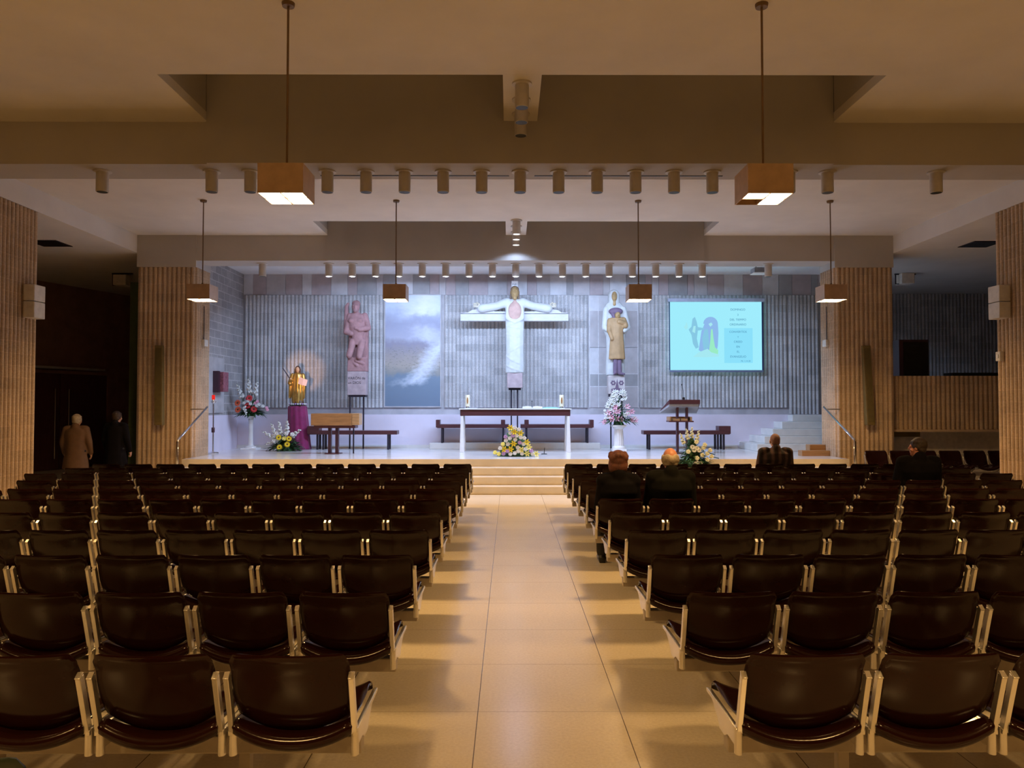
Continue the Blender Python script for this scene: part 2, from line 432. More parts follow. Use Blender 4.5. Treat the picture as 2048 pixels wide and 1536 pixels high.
struct('wall_boards', g, [M['board_a'], M['board_b'], M['board_c'], M['board_d']])
g = MB()
for (a, b, c, d, mi) in ((2.04, 3.33, 1.69, 2.25, 0), (2.04, 3.33, 2.27, 2.59, 1), (2.04, 2.26, 2.61, 3.30, 3), (2.28, 3.33, 2.61, 3.30, 0), (2.04, 3.33, 3.32, 4.31, 0), (2.04, 3.33, 4.33, 4.725, 3)):
    g.mi = mi; g.box(a, b, YB - 0.02, YB - 0.001, c, d)
g.mi = 4
for z in (2.25, 2.59, 4.31): g.box(2.02, 3.35, YB - 0.024, YB - 0.001, z, z + 0.02)
for x in (2.02, 2.26, 3.33): g.box(x, x + 0.02, YB - 0.0245, YB - 0.001, 1.69, 4.725)
struct('wall_slab_panel', g, [M['board_a'], M['board_b'], M['board_c'], M['board_d'], M['joint']])
# left flank of the stage, its smooth panel and low plaster
struct('wall_stage_left', MB().box(-7.6, -7.35, 17.7, 21.3, 0, HA), M['side'])
struct('wall_stage_left_plaster', MB().box(-7.35, -7.335, 17.9, 20.54, ST, 1.505), M['plinth'])
struct('wall_stage_left_panel', MB().box(-7.35, -7.31, 18.4, 19.5, 1.56, 2.92), M['smooth_concrete'])
# right aisle: gallery with a fluted parapet, recess below it, far wall
P = rib_edge((8.3, 17.2), (15.0, 17.2), (0, -1)) + [(15.0, 17.4), (8.3, 17.4)]
struct('wall_gallery_parapet', MB().prism(P, 'z', 1.21, 2.40), M['pillar'])
struct('trim_3', MB().box(8.3, 15.0, 17.1, 17.42, 1.16, 1.21), M['pillar'])
struct('floor_gallery', MB().box(8.78, 15.0, 17.42, 23.0, 1.16, 1.3), M['smooth_concrete'])
P = rib_edge((8.76, 23.0), (15.0, 23.0), (0, -1)) + [(15.0, 23.2), (8.76, 23.2)]
struct('wall_gallery_back', MB().prism(P, 'z', 1.2, HW), M['back'])
struct('wall_recess', MB().box(8.3, 15.0, 17.62, 17.8, 0, 1.155), M['grey_paint'])
struct('wall_recess_side', MB().box(8.27, 8.5, 17.43, 17.61, 0, 1.155).box(8.5, 9.1, 17.43, 17.61, 1.04, 1.155), M['olive'])
# left aisle: dark double door on the slanting wall
dvec = Vector((-11.4 + 15.8, 24.4 - 11.8)).normalized()
def on_left(s, off, z):
    p = Vector((-15.8, 11.8)) + dvec * s + Vector((dvec.y, -dvec.x)) * off
    return (p.x, p.y, z)
def left_box(mb, s0, s1, o0, o1, z0, z1):
    return mb.hexa([on_left(s0, o0, z0), on_left(s1, o0, z0), on_left(s1, o1, z0), on_left(s0, o1, z0), on_left(s0, o0, z1), on_left(s1, o0, z1), on_left(s1, o1, z1), on_left(s0, o1, z1)])
M['door'] = wood('dark_red_door', (0.13, 0.045, 0.035), 2, 0.45)
g = MB(); left_box(g, 8.5, 11.6, 0.0, 0.09, 2.62, 2.70); left_box(g, 8.4, 8.5, 0.0, 0.09, 0, 2.7); left_box(g, 11.6, 11.7, 0.0, 0.09, 0, 2.7)
d1 = struct('door_1', g, M['dark_wall'])
for (a, b, h) in ((8.5, 10.03, 9.83), (10.06, 11.6, 10.26)):
    g = MB(); left_box(g, a, b, 0.0, 0.05, 0.01, 2.62); leaf = g.build('door_leaf', M['door'], d1, bevel=0.01)
    g = MB().tube([on_left(h, 0.05, 0.3), on_left(h, 0.13, 0.3), on_left(h, 0.13, 2.2), on_left(h, 0.05, 2.2)], 0.018)
    g.build('door_handle', M['chrome'], leaf, smooth=True)
struct('trim_4', left_box(MB(), 8.0, 11.4, 0.0, 0.2, 2.74, 2.80), M['smooth_concrete'])
struct('trim_5', MB().box(-8.62, -8.34, 17.3, 17.36, 0.0, 4.5), plain('green_curtain', (0.035, 0.05, 0.012), 0.9))

# ------------------------------------------------------------------ lamps
def pendant(x, y, label, dark=()):
    t = thing('pendant_lamp', label, 'lamp', (x, y, 3.64), 0, 'square pendant lamps over the seats')
    w, h = 0.205, 0.26
    g = MB()
    for (a, b, c, d) in ((-w, w, -w, -w + 0.008), (-w, w, w - 0.008, w), (-w, -w + 0.008, -w + 0.008, w - 0.008), (w - 0.008, w, -w + 0.008, w - 0.008)): g.box(a, b, c, d, 0, h)
    g.box(-w, w, -w, w, h, h + 0.01)
    g.build('lamp_housing', M['lampbox'], t)
    g = MB().box(-0.006, 0.006, -w + 0.008, w - 0.008, 0.0, 0.13).box(-w + 0.008, -0.006, -0.006, 0.006, 0.0, 0.13).box(0.006, w - 0.008, -0.006, 0.006, 0.0, 0.13)
    g.build('divider', M['lampbox'], t)
    q = 0
    for i in (-1, 1):
        for j in (-1, 1):
            a, b = sorted((i * 0.012, i * (w - 0.012))); c, d = sorted((j * 0.012, j * (w - 0.012)))
            z = 0.012 if (i, j) not in dark else 0.11
            MB().box(a, b, c, d, z, z + 0.012).build('diffuser', M['glow'] if (i, j) not in dark else M['lampbox'], t)
    g = MB().tube([(0, 0, h + 0.01), (0, 0, HA - 3.64 - 0.03)], 0.011, 8); g.build('rod', M['rod'], t, smooth=True)
    MB().lathe([(0.055, HA - 3.64 - 0.035), (0.06, HA - 3.64 - 0.01), (0.06, HA - 3.64)], 16).build('ceiling_rose', M['rod'], t, smooth=True)
    for (i, j) in ((-1, -1), (1, 1), (-1, 1), (1, -1)):
        pass
    MB().lathe([(0.02, h + 0.01), (0.02, h + 0.05), (0.012, h + 0.06)], 10).build('collar', M['rod'], t, smooth=True)
    return t
pendant(-2.2, 7.1, 'large square bronze pendant lamp near the camera, left of the aisle, four cells lit')
pendant(2.2, 7.1, 'large square bronze pendant lamp near the camera, right of the aisle, one cell dark', dark=((-1, 1),))
for x, lb in ((-5.7, 'square pendant lamp hanging in front of the left stage pillar'), (-2.2, 'square pendant lamp hanging in front of the tall landscape picture'),
              (2.2, 'square pendant lamp hanging just right of the mother and child statue'), (5.7, 'square pendant lamp hanging in front of the right stage pillar')):
    pendant(x, 14.0, lb)
ORD = ['first', 'second', 'third', 'fourth', 'fifth', 'sixth', 'seventh', 'eighth', 'ninth', 'tenth', 'eleventh', 'twelfth', 'thirteenth', 'fourteenth', 'fifteenth', 'sixteenth', 'seventeenth', 'eighteenth', 'nineteenth']
def can_light(lit):
    t = thing('ceiling_spotlight', None, 'spotlight')
    MB().lathe([(0.115, 0.0), (0.115, -0.018), (0.085, -0.022)], 24).build('mounting_plate', M['can'], t, smooth=True)
    MB().lathe([(0.078, -0.018), (0.08, -0.03), (0.08, -0.285), (0.074, -0.29), (0.070, -0.285), (0.070, -0.2), (0.07, -0.19)], 24).build('housing', M['can'], t, smooth=True)
    z = -0.275 if lit else -0.2885
    MB().lathe([(0.070, z), (0.06, z - 0.001), (0.0, z - 0.0015)] if not lit else [(0.068, z), (0.06, z - 0.003), (0.0, z - 0.008)], 24).build('lamp_face', M['coldglow'] if lit else M['can_in'], t, smooth=True)
    return t
off, on = can_light(False), can_light(True)
allx = [-5.65] + ROW_X + [5.65]
first = {False: True, True: True}
def put_can(p, lit, lb, grp):
    src = on if lit else off
    if first[lit]:
        first[lit] = False; src.location = p; src['label'] = lb; src['group'] = grp; return
    dup(src, p, 0, lb, grp)
for i, x in enumerate(allx):
    put_can((x, 10.42, HB), False, ORD[i] + ' unlit cylinder spotlight from the left along the front beam', 'unlit spotlights on the front beam')
for i, x in enumerate(allx):
    lit = 0 < i < 18
    lb = (ORD[i - 1] + ' glowing cylinder spotlight from the left along the stage beam') if lit else ('unlit cylinder spotlight at the %s end of the stage beam' % ('left' if i == 0 else 'right'))
    put_can((x, 17.24, HB), lit, lb, 'spotlights on the stage beam')
for k, y in enumerate((8.88, 9.35, 9.81)):
    put_can((0, y, HA), False, ('nearest', 'middle', 'farthest')[k] + ' unlit cylinder spotlight under the front ceiling rib', 'unlit spotlights under the front rib')
for k, y in enumerate((15.5, 16.0, 16.55)):
    put_can((0, y, HA), True, ('nearest', 'middle', 'farthest')[k] + ' glowing cylinder spotlight under the far ceiling rib', 'glowing spotlights under the far rib')
# ------------------------------------------------------------------ seating
def backrest_mesh():
    P = []; nu, nv = 22, 12; hw = 0.2245; ztop = 0.775; cr = 0.034
    for i in range(nu + 1):
        u = -1 + 2 * i / nu; u = math.copysign(abs(u) ** 0.8, u); x = u * hw
        d = abs(x) - (hw - cr); zt = ztop - (cr - math.sqrt(max(0, cr * cr - d * d)) if d > 0 else 0) - 0.006 * math.cos(u * PI / 2)
        zb = 0.446 + 0.070 * abs(u) ** 2.3; col = []
        for j in range(nv + 1):
            t = j / nv; z = zb + (zt - zb) * t
            w = 1.0 - 0.0 * t - 0.03 * (1 - t) ** 3
            y = -0.005 - (z - 0.45) * 0.29 + 0.030 * u * u * (0.6 + 0.4 * t) + 0.035 * (1 - t) ** 4 + (0.012 * max(0, t - 0.85) / 0.15 * -1)
            col.append((x * w, y, z))
        P.append(col)
    return MB().shell(P, 0.017)
def seat_mesh():
    prof = [(-0.030, 0.402), (-0.042, 0.412), (-0.046, 0.428), (-0.036, 0.441), (-0.01, 0.446), (0.08, 0.440), (0.2, 0.434), (0.32, 0.440), (0.40, 0.448), (0.44, 0.444), (0.458, 0.430), (0.462, 0.412)]
    P = []; n = 20
    for i in range(n + 1):
        u = -1 + 2 * i / n; x = u * 0.226
        P.append([(x, y + 0.02 * u * u * (1 if y < 0.2 else -1), z - 0.012 + 0.056 * abs(u) ** 2.2) for (y, z) in prof])
    return MB().shell(P, 0.018)
def frame_mesh(s):
    g = MB(); x = s * 0.2405
    g.bar((x, 0.002, 0.445), (x, -0.070, 0.686), 0.021, 0.030, up=(0, 1, 0))
    g.bar((x, -0.070, 0.686), (x, -0.0745, 0.692), 0.023, 0.033, up=(0, 1, 0))
    g.rings([[(x + 0.016 * math.cos(a), 0.01 + 0.021 * math.sin(a), z) for a in [2 * PI * k / 14 for k in range(14)]] for z in (0.352, 0.36, 0.46)])
    g.prism([(-0.015, 0.435), (0.455, 0.437), (0.46, 0.452), (0.44, 0.456), (-0.015, 0.456)], 'x', x - 0.009 + s * 0.004, x + 0.009 + s * 0.004)
    g.prism([(0.01, 0.44), (0.42, 0.44), (0.29, 0.375), (0.27, 0.3465), (0.19, 0.3465), (0.15, 0.37), (0.03, 0.37)], 'x', x - 0.005, x + 0.005)
    a, b = sorted((x - s * 0.011, x - s * 0.065))
    g.prism([(a, -0.004), (b, -0.004), (b if s < 0 else b, 0.03), (a, 0.03)], 'z', 0.437, 0.446)
    return g
def make_chair():
    t = thing('shell_chair', None, 'chair')
    seat_mesh().build('seat', M['plastic'], t, smooth=True, angle=60)
    backrest_mesh().build('backrest', M['plastic'], t, smooth=True, angle=60)
    for s in (-1, 1): frame_mesh(s).build('side_frame', M['alu'], t, smooth=True, angle=35, bevel=0.002)
    return t
CH = make_chair(); used = [False]
def put_chair(x, y, rz, lb, grp):
    if not used[0]:
        used[0] = True; CH.location = (x, y, 0); CH.rotation_euler = (0, 0, rz); CH['label'] = lb; CH['group'] = grp; return CH
    return dup(CH, (x, y, 0), rz, lb, grp)
ROWY = [3.10 + 0.998 * i for i in range(10)] + [12.88]
NROW = {7: 11}
def in_view(x, y):
    px = 1018 + (x + 0.15) * 1550 / y
    return -10 < px + 0.75 * 1550 / y and px - 0.75 * 1550 / y < 2058
FROM_ALTAR = ['front row', 'second row', 'third row', 'fourth row', 'fifth row', 'sixth row', 'seventh row', 'eighth row', 'ninth row', 'tenth row', 'eleventh row']
for i, y in enumerate(ROWY):
    rname = FROM_ALTAR[10 - i]
    for s, side in ((-1, 'left'), (1, 'right')):
        n = 0
        for k in range(NROW.get(i, 12) if s < 0 else 12):
            x = s * (1.0 + 0.525 * k)
            if not in_view(x, y): break
            tail = 'from the altar' if i else 'nearest the camera'
            rn = (rname + ' from the altar') if 0 < i < 10 else ('row nearest the camera' if i == 0 else 'row nearest the altar')
            put_chair(x, y, 0, 'brown shell chair, %s seat from the aisle, %s block, %s' % (ORD[k], side, rn), '%s block chairs, %s' % (side, rn))
            n += 1
        xa, xb = sorted((s * 0.77, s * (1.0 + 0.525 * (n - 1) + 0.22)))
        rn = (rname + ' from the altar') if 0 < i < 10 else ('row nearest the camera' if i == 0 else 'row nearest the altar')
        t = thing('seating_beam', 'pale steel beam on legs under the %s block, %s' % (side, rn), 'seat support', ((xa + xb) / 2, y, 0), 0, 'beams carrying the rows of chairs')
        h = (xb - xa) / 2
        MB().box(-h, h, 0.195, 0.265, 0.272, 0.3465).build('beam', M['beamsteel'], t, bevel=0.006)
        k = 0
        while k < n:
            lx = s * (1.2625 + 0.525 * k) - (xa + xb) / 2
            if abs(lx) < h:
                lg = MB().box(lx - 0.022, lx + 0.022, 0.208, 0.252, 0.02, 0.272).build('leg', M['beamsteel'], t)
                MB().box(lx - 0.025, lx + 0.025, 0.02, 0.44, 0.0, 0.02).build('foot', M['beamsteel'], lg)
            k += 2
# chairs set against the recess under the gallery, facing the hall
nm = ['beside the right stage pillar', 'second from the right stage pillar', 'third from the right stage pillar', 'fourth from the right stage pillar', 'fifth from the right stage pillar', 'farthest right, next to the nave pillar']
for k, x in enumerate((7.68, 8.205, 8.73, 9.255, 9.78, 10.305)):
    put_chair(x, 16.48, PI, 'brown shell chair facing the hall below the gallery, ' + nm[k], 'chairs below the gallery')
t = thing('seating_beam', 'steel beam on legs under the chairs below the gallery', 'seat support', (8.99, 16.48, 0), 0, 'beams carrying the rows of chairs')
MB().box(-1.56, 1.56, -0.265, -0.195, 0.272, 0.3465).build('beam', M['beamsteel'], t)
for lx in (-1.05, 0, 1.05):
    lg = MB().box(lx - 0.022, lx + 0.022, -0.252, -0.208, 0.02, 0.272).build('leg', M['beamsteel'], t)
    MB().box(lx - 0.025, lx + 0.025, -0.44, -0.02, 0.0, 0.02).build('foot', M['beamsteel'], lg)
# ------------------------------------------------------------------ things on the stage
def PX(px, py, Y):
    """metres from a sight line at depth Y (used only to take measures)"""
    return (px - 1018) * Y / 1550 - 0.15, 1.73 + (812 - py) * Y / 1550
# landscape picture on the back wall
def picture_mat():
    m, nt, b = newmat('landscape_picture'); c = coords(nt); sp = N(nt, 'ShaderNodeSeparateXYZ'); L(nt, c, sp.inputs[0])
    x = math_(nt, 'DIVIDE', math_(nt, 'ADD', sp.outputs[0], 0.78), 1.56); z = math_(nt, 'DIVIDE', sp.outputs[2], 3.15)
    mp = N(nt, 'ShaderNodeMapping'); L(nt, c, mp.inputs[0]); mp.inputs['Scale'].default_value = (1, 1, 2.4)
    n1 = noise(nt, c, 3.0, 7, 0.6); n2 = noise(nt, mp.outputs[0], 5.0, 6, 0.65); n3 = noise(nt, mp.outputs[0], 16, 4, 0.7)
    zz = math_(nt, 'ADD', z, math_(nt, 'MULTIPLY', math_(nt, 'SUBTRACT', n1, 0.5), 0.17))
    base = ramp(nt, zz, [(0.0, (0.16, 0.22, 0.30)), (0.27, (0.19, 0.26, 0.34)), (0.30, (0.28, 0.29, 0.28)), (0.37, (0.40, 0.36, 0.32)), (0.47, (0.36, 0.33, 0.33)), (0.56, (0.30, 0.29, 0.36)),
                         (0.62, (0.42, 0.44, 0.55)), (0.74, (0.36, 0.38, 0.50)), (0.83, (0.45, 0.50, 0.64)), (0.90, (0.60, 0.68, 0.80)), (1.0, (0.50, 0.60, 0.76))])
    band = math_(nt, 'MULTIPLY', math_(nt, 'GREATER_THAN', z, 0.33), math_(nt, 'LESS_THAN', z, 0.53))
    dots = math_(nt, 'MULTIPLY', band, math_(nt, 'GREATER_THAN', n3, 0.60))
    base = mixc(nt, math_(nt, 'MULTIPLY', dots, 0.6), base, (0.13, 0.17, 0.13))
    # white smoke that rises to the right
    def soft(px, slope, z0, w, lo, hi, amt):
        wob = math_(nt, 'MULTIPLY', math_(nt, 'SUBTRACT', n2, 0.5), 0.45)
        d = math_(nt, 'ABSOLUTE', math_(nt, 'SUBTRACT', math_(nt, 'ADD', x, wob), math_(nt, 'ADD', math_(nt, 'MULTIPLY', math_(nt, 'SUBTRACT', z, z0), slope), px)))
        f = math_(nt, 'MAXIMUM', math_(nt, 'SUBTRACT', 1.0, math_(nt, 'DIVIDE', d, w)), 0.0)
        def sm(a, b):
            q = N(nt, 'ShaderNodeMapRange', interpolation_type='SMOOTHSTEP'); q.inputs['From Min'].default_value = a; q.inputs['From Max'].default_value = b
            L(nt, zz, q.inputs['Value']); return q.outputs[0]
        e = math_(nt, 'MULTIPLY', sm(lo - 0.02, lo + 0.05), sm(hi + 0.03, hi - 0.07))
        return math_(nt, 'MULTIPLY', math_(nt, 'MULTIPLY', f, e), amt)
    base = mixc(nt, soft(0.55, 1.35, 0.22, 0.26, 0.19, 0.62, 0.85), base, (0.72, 0.78, 0.88))
    base = mixc(nt, soft(0.30, 3.0, 0.21, 0.25, 0.19, 0.25, 0.6), base, (0.72, 0.78, 0.88))
    base = mixc(nt, soft(0.70, 0.25, 0.9, 0.5, 0.80, 1.1, 0.8), base, (0.86, 0.90, 0.96))
    base = mixc(nt, soft(0.75, -0.6, 0.66, 0.35, 0.58, 0.73, 0.55), base, (0.75, 0.80, 0.9))
    L(nt, base, b.inputs['Base Color']); b.inputs['Roughness'].default_value = 0.7
    return m
t = thing('wall_picture', 'tall pale landscape picture with mountains and white smoke on the back wall', 'picture', (-2.75, 20.925, 1.725)); t.scale = (0.954, 0.954, 0.954)
MB().box(-0.78, 0.78, -0.03, 0.019, 0.0, 3.15).build('picture_panel', picture_mat(), t)
MB().box(-0.81, -0.78, -0.04, 0.019, -0.03, 3.18).box(0.78, 0.81, -0.04, 0.019, -0.03, 3.18).box(-0.78, 0.78, -0.04, 0.019, -0.03, 0).box(-0.78, 0.78, -0.04, 0.019, 3.15, 3.18).build('picture_frame', M['smooth_concrete'], t)

# projection screen
t = thing('projection_screen', 'lit cyan projection screen showing a text and a drawing, on the right back wall', 'screen', (5.41, 20.72, 2.636)); t.scale = (0.954, 0.954, 0.954)
M['screen'] = emit('screen_light', (0.36, 0.86, 1.0), 0.98)
M['screen_band'] = emit('screen_light_blue', (0.27, 0.77, 0.99), 0.97)
M['scr_text'] = emit('screen_text', (0.08, 0.30, 0.50), 0.9)
M['scr_lav'] = emit('screen_lavender', (0.30, 0.54, 0.93), 0.9)
M['scr_grey'] = emit('screen_grey_blue', (0.27, 0.64, 0.86), 0.9)
M['scr_green'] = emit('screen_green', (0.36, 0.92, 0.62), 0.9)
M['scr_pale'] = emit('screen_pale', (0.40, 0.85, 0.93), 0.95)
MB().box(-1.30, 1.28, 0.0, 0.012, 0.06, 1.98).build('screen_fabric', M['screen'], t)
M['scr_edge'] = plain('screen_dark_edge', (0.02, 0.04, 0.12), 0.7)
MB().box(-1.325, -1.30, 0.0, 0.012, 0.06, 1.98).box(1.28, 1.325, 0.0, 0.012, 0.06, 1.98).build('screen_border', M['scr_edge'], t)
MB().box(-1.36, 1.36, -0.05, 0.07, 1.98, 2.08).build('screen_casing', plain('casing_grey', (0.45, 0.50, 0.62), 0.5), t, bevel=0.015)
MB().box(-1.32, 1.32, -0.012, 0.02, 0.0, 0.06).build('bottom_bar', plain('casing_grey_dark', (0.16, 0.19, 0.28), 0.5), t, bevel=0.008)
for sx in (-1, 1): MB().box(sx * 1.2 - 0.03, sx * 1.2 + 0.03, 0.07, 0.158, 2.02, 2.05).build('wall_bracket', M['steel'], t)
MB().box(0.22, 1.02, -0.003, -0.0005, 0.26, 1.24).build('text_background', M['screen_band'], t)
def text_mesh(name, body, size, mat, parent, loc, rot=(PI / 2, 0, 0), align='CENTER', ext=0.0008):
    cu = bpy.data.curves.new(name, 'FONT'); cu.body = body; cu.size = size; cu.align_x = align; cu.extrude = ext
    tmp = bpy.data.objects.new(name + '_tmp', cu); COL.objects.link(tmp)
    bpy.context.view_layer.update()
    me = bpy.data.meshes.new_from_object(tmp.evaluated_get(bpy.context.evaluated_depsgraph_get()))
    bpy.data.objects.remove(tmp); bpy.data.curves.remove(cu)
    me.materials.clear(); me.materials.append(mat)
    o = bpy.data.objects.new(name, me); COL.objects.link(o); o.parent = parent; o.location = loc; o.rotation_euler = rot
    return o
for body, z, sz in (('DOMINGO', 1.735, 0.085), ('3', 1.59, 0.08), ('DEL TIEMPO', 1.45, 0.085), ('ORDINARIO', 1.315, 0.085), ('CONVERTÍOS', 1.11, 0.08), ('Y', 0.965, 0.07), ('CREED', 0.83, 0.08), ('EN', 0.69, 0.08), ('EL', 0.55, 0.08), ('EVANGELIO', 0.41, 0.085), ('Mc 1,14-20', 0.295, 0.06)):
    text_mesh('text_line', body, sz, M['scr_text'], t, (0.61 if sz != 0.06 else 0.82, -0.005, z))
def flat(name, pts, mat, y, parent):
    return MB().prism(pts, 'y', y - 0.001, y).build(name, mat, parent)
arch = [(-0.50, 0.62), (-0.42, 1.15), (-0.33, 1.36)] + [(-0.16 + 0.205 * math.cos(a), 1.36 + 0.2 * math.sin(a)) for a in [PI - PI * k / 12 for k in range(13)]] + [(0.06, 1.1), (0.04, 0.75), (0.0, 0.55), (-0.3, 0.5)]
dr = flat('drawn_arch', arch, M['scr_lav'], -0.001, t)
flat('drawn_cloak', [(-0.36, 0.62), (-0.40, 0.95), (-0.33, 1.2), (-0.24, 1.22), (-0.22, 1.0), (-0.2, 0.7)], M['scr_grey'], -0.0025, t)
flat('drawn_robe', [(-0.22, 0.52), (-0.17, 0.9), (-0.15, 1.2), (-0.11, 1.22), (-0.08, 0.95), (-0.04, 0.7), (0.05, 0.62), (0.04, 0.48), (-0.1, 0.46)], M['scr_green'], -0.004, t)
flat('drawn_ground', [(-0.66, 0.43), (-0.5, 0.56), (-0.25, 0.66), (-0.15, 0.56), (0.06, 0.5), (0.07, 0.44), (-0.3, 0.42)], M['scr_pale'], -0.0055, t)
flat('drawn_figure', [(-0.66, 0.8), (-0.7, 1.05), (-0.78, 1.2), (-0.7, 1.28), (-0.67, 1.5), (-0.6, 1.56), (-0.55, 1.42), (-0.52, 1.27), (-0.34, 1.24), (-0.34, 1.2), (-0.52, 1.17), (-0.55, 0.95), (-0.5, 0.7), (-0.58, 0.66)], M['scr_grey'], -0.0025, t)
flat('drawn_sleeve', [(-0.68, 1.14), (-0.6, 1.1), (-0.58, 1.3), (-0.64, 1.3)], M['scr_pale'], -0.004, t)
flat('drawn_face', [(-0.22, 1.36), (-0.14, 1.4), (-0.1, 1.34), (-0.17, 1.28)], M['scr_pale'], -0.004, t)
flat('drawn_bird', [(-0.92, 1.26), (-0.86, 1.34), (-0.84, 1.42), (-0.81, 1.34), (-0.8, 1.25), (-0.85, 1.2)], M['scr_pale'], -0.0025, t)

# projector hung from the stage ceiling
x, _ = PX(1524, 537, 18.0)
t = thing('video_projector', 'small projector hanging from the ceiling above the cyan screen', 'projector', (x, 18.0, HA))
MB().lathe([(0.07, 0), (0.07, -0.03), (0.02, -0.035), (0.02, -0.40), (0.03, -0.41)], 14).build('ceiling_mount', M['black'], t, smooth=True)
MB().bar((-0.08, 0, -0.40), (-0.13, -0.05, -0.52), 0.012, 0.012).bar((0.08, 0, -0.40), (0.13, -0.05, -0.52), 0.012, 0.012).box(-0.12, 0.12, -0.02, 0.02, -0.415, -0.40).build('mount_arm', M['black'], t)
MB().box(-0.19, 0.19, -0.16, 0.16, -0.64, -0.52).build('projector_body', plain('projector_grey', (0.30, 0.31, 0.36), 0.4), t, bevel=0.02)
MB().box(-0.2, 0.2, -0.17, 0.17, -0.655, -0.635).build('projector_base', M['white'], t, bevel=0.005)
MB().tube([(0.1, 0.15, -0.58), (0.1, 0.20, -0.58)], 0.04, 14).build('lens', M['black'], t, smooth=True)

# ---- sculptures (fused into one surface each)
def stone(name, col, var=0.14, sc=7, bm=0.35, rough=0.8): return plain(name, col, rough, var=var, scale=sc, bmp=bm)
M['terracotta'] = stone('pink_terracotta', (0.37, 0.20, 0.20), bm=0.7)
M['terracotta_base'] = stone('pale_pink_stone', (0.42, 0.33, 0.34))
M['robe_white'] = stone('white_carved_robe', (0.54, 0.56, 0.55), var=0.06, bm=0.2)
M['gilt_skin'] = plain('gilded_skin', (0.40, 0.27, 0.12), 0.5, metal=0.2)
M['pink_skin'] = stone('pink_carved_chest', (0.50, 0.33, 0.28), bm=0.2)
def poles(t, xs, z0, z1, y=0.0):
    for x in xs: MB().box(x - 0.018, x + 0.018, y - 0.018, y + 0.018, z0, z1).build('support_pole', M['steel'], t)

# crucified figure on a white cross beam
t = thing('crucifix_sculpture', 'large robed crucifix with white cross beam, hung in the middle above the altar', 'crucifix', (0.0, 20.2, ST + 0.155))
z0 = ST + 0.155
def zz(py): return 1.73 + (812 - py) * 20.2 / 1550 - z0
def xx(px): return (px - 1030.0) * 20.2 / 1550
g = MB().box(-1.42, 1.40, 0.02, 0.22, zz(641), zz(626))
g.prism([(-1.42, zz(626)), (-1.22, zz(624)), (-1.12, zz(619)), (-0.95, zz(617)), (-0.5, zz(622)), (0.5, zz(622)), (0.95, zz(617)), (1.12, zz(619)), (1.22, zz(624)), (1.40, zz(626)), (1.40, zz(627)), (-1.42, zz(627))], 'y', 0.02, 0.2)
g.build('cross_beam', stone('white_carved_wood', (0.56, 0.56, 0.60), var=0.06), t)
g = MB()
prof = [(zz(746), 0, 0, 0.245, 0.16), (zz(735), 0, 0, 0.25, 0.165), (zz(700), 0, -0.01, 0.235, 0.155), (zz(665), 0, -0.015, 0.24, 0.155), (zz(640), 0, -0.02, 0.245, 0.16), (zz(615), 0, -0.02, 0.25, 0.16), (zz(603), 0, -0.01, 0.22, 0.14), (zz(598), 0, 0, 0.13, 0.10)]
g.loft(prof, 32, 0.025, 11)
for (a, d, r) in ((648, -0.10, 0.024), (655, 0.06, 0.02), (672, 0.05, 0.014), (700, -0.16, 0.014), (722, 0.14, 0.016), (738, 0.10, 0.018)):
    g.tube([(-0.24, -0.08, zz(a) + d), (-0.1, -0.16, zz(a) + d * 0.2), (0.08, -0.165, zz(a) - d * 0.4), (0.24, -0.08, zz(a) - d)], [r * 0.4, r, r, r * 0.4], 8)
for s in (-1, 1):
    g.cap((s * 0.2, -0.03, zz(604)), (s * 0.48, -0.03, zz(612)), 0.12, 0.105); g.cap((s * 0.48, -0.03, zz(612)), (s * 0.86, -0.03, zz(616.5)), 0.105, 0.12)
    g.cap((s * 0.17, -0.08, zz(602)), (s * 0.2, -0.13, zz(636)), 0.05, 0.05)
g.cap((-0.19, -0.13, zz(638)), (0, -0.165, zz(645)), 0.045, 0.05); g.cap((0, -0.165, zz(645)), (0.19, -0.13, zz(638)), 0.05, 0.045)
g.build('robe', M['robe_white'], t, voxel=0.018, rsm=3)
g = MB().ell((0, -0.145, zz(623)), (0.175, 0.075, 0.25), seg=24, ring=16).cap((0, -0.08, zz(606)), (0, -0.1, zz(612)), 0.09, 0.11)
for s in (-1, 1): g.ell((s * 0.06, -0.17, zz(615)), (0.065, 0.04, 0.06)); g.cap((s * 0.02, -0.185, zz(624)), (s * 0.11, -0.165, zz(627)), 0.018, 0.014); g.cap((s * 0.02, -0.185, zz(629)), (s * 0.10, -0.165, zz(632)), 0.018, 0.014)
g.build('bare_chest', M['pink_skin'], t, voxel=0.012, rsm=2)
g = MB().ell((0, -0.08, zz(585)), (0.105, 0.12, 0.165), seg=20, ring=14).cap((0, -0.05, zz(607)), (0, -0.06, zz(594)), 0.075, 0.065)
g.ell((0, -0.19, zz(585)), (0.018, 0.028, 0.05)).ell((0, -0.13, zz(596.5)), (0.06, 0.05, 0.045))
for s in (-1, 1): g.ell((s * 0.042, -0.175, zz(581)), (0.028, 0.02, 0.012)); g.ell((s * 0.105, -0.07, zz(585)), (0.015, 0.03, 0.035))
g.ell((0, -0.185, zz(590.5)), (0.032, 0.015, 0.012))
g.build('head', M['gilt_skin'], t, voxel=0.010, rsm=1)
MB().ell((0, -0.05, zz(579)), (0.112, 0.115, 0.10), seg=20, ring=12).cap((-0.095, -0.03, zz(583)), (-0.10, -0.02, zz(602)), 0.03, 0.025).cap((0.095, -0.03, zz(583)), (0.10, -0.02, zz(602)), 0.03, 0.025).build('hair', plain('carved_brown_hair', (0.22, 0.15, 0.10), 0.7), t, voxel=0.012, rsm=2)
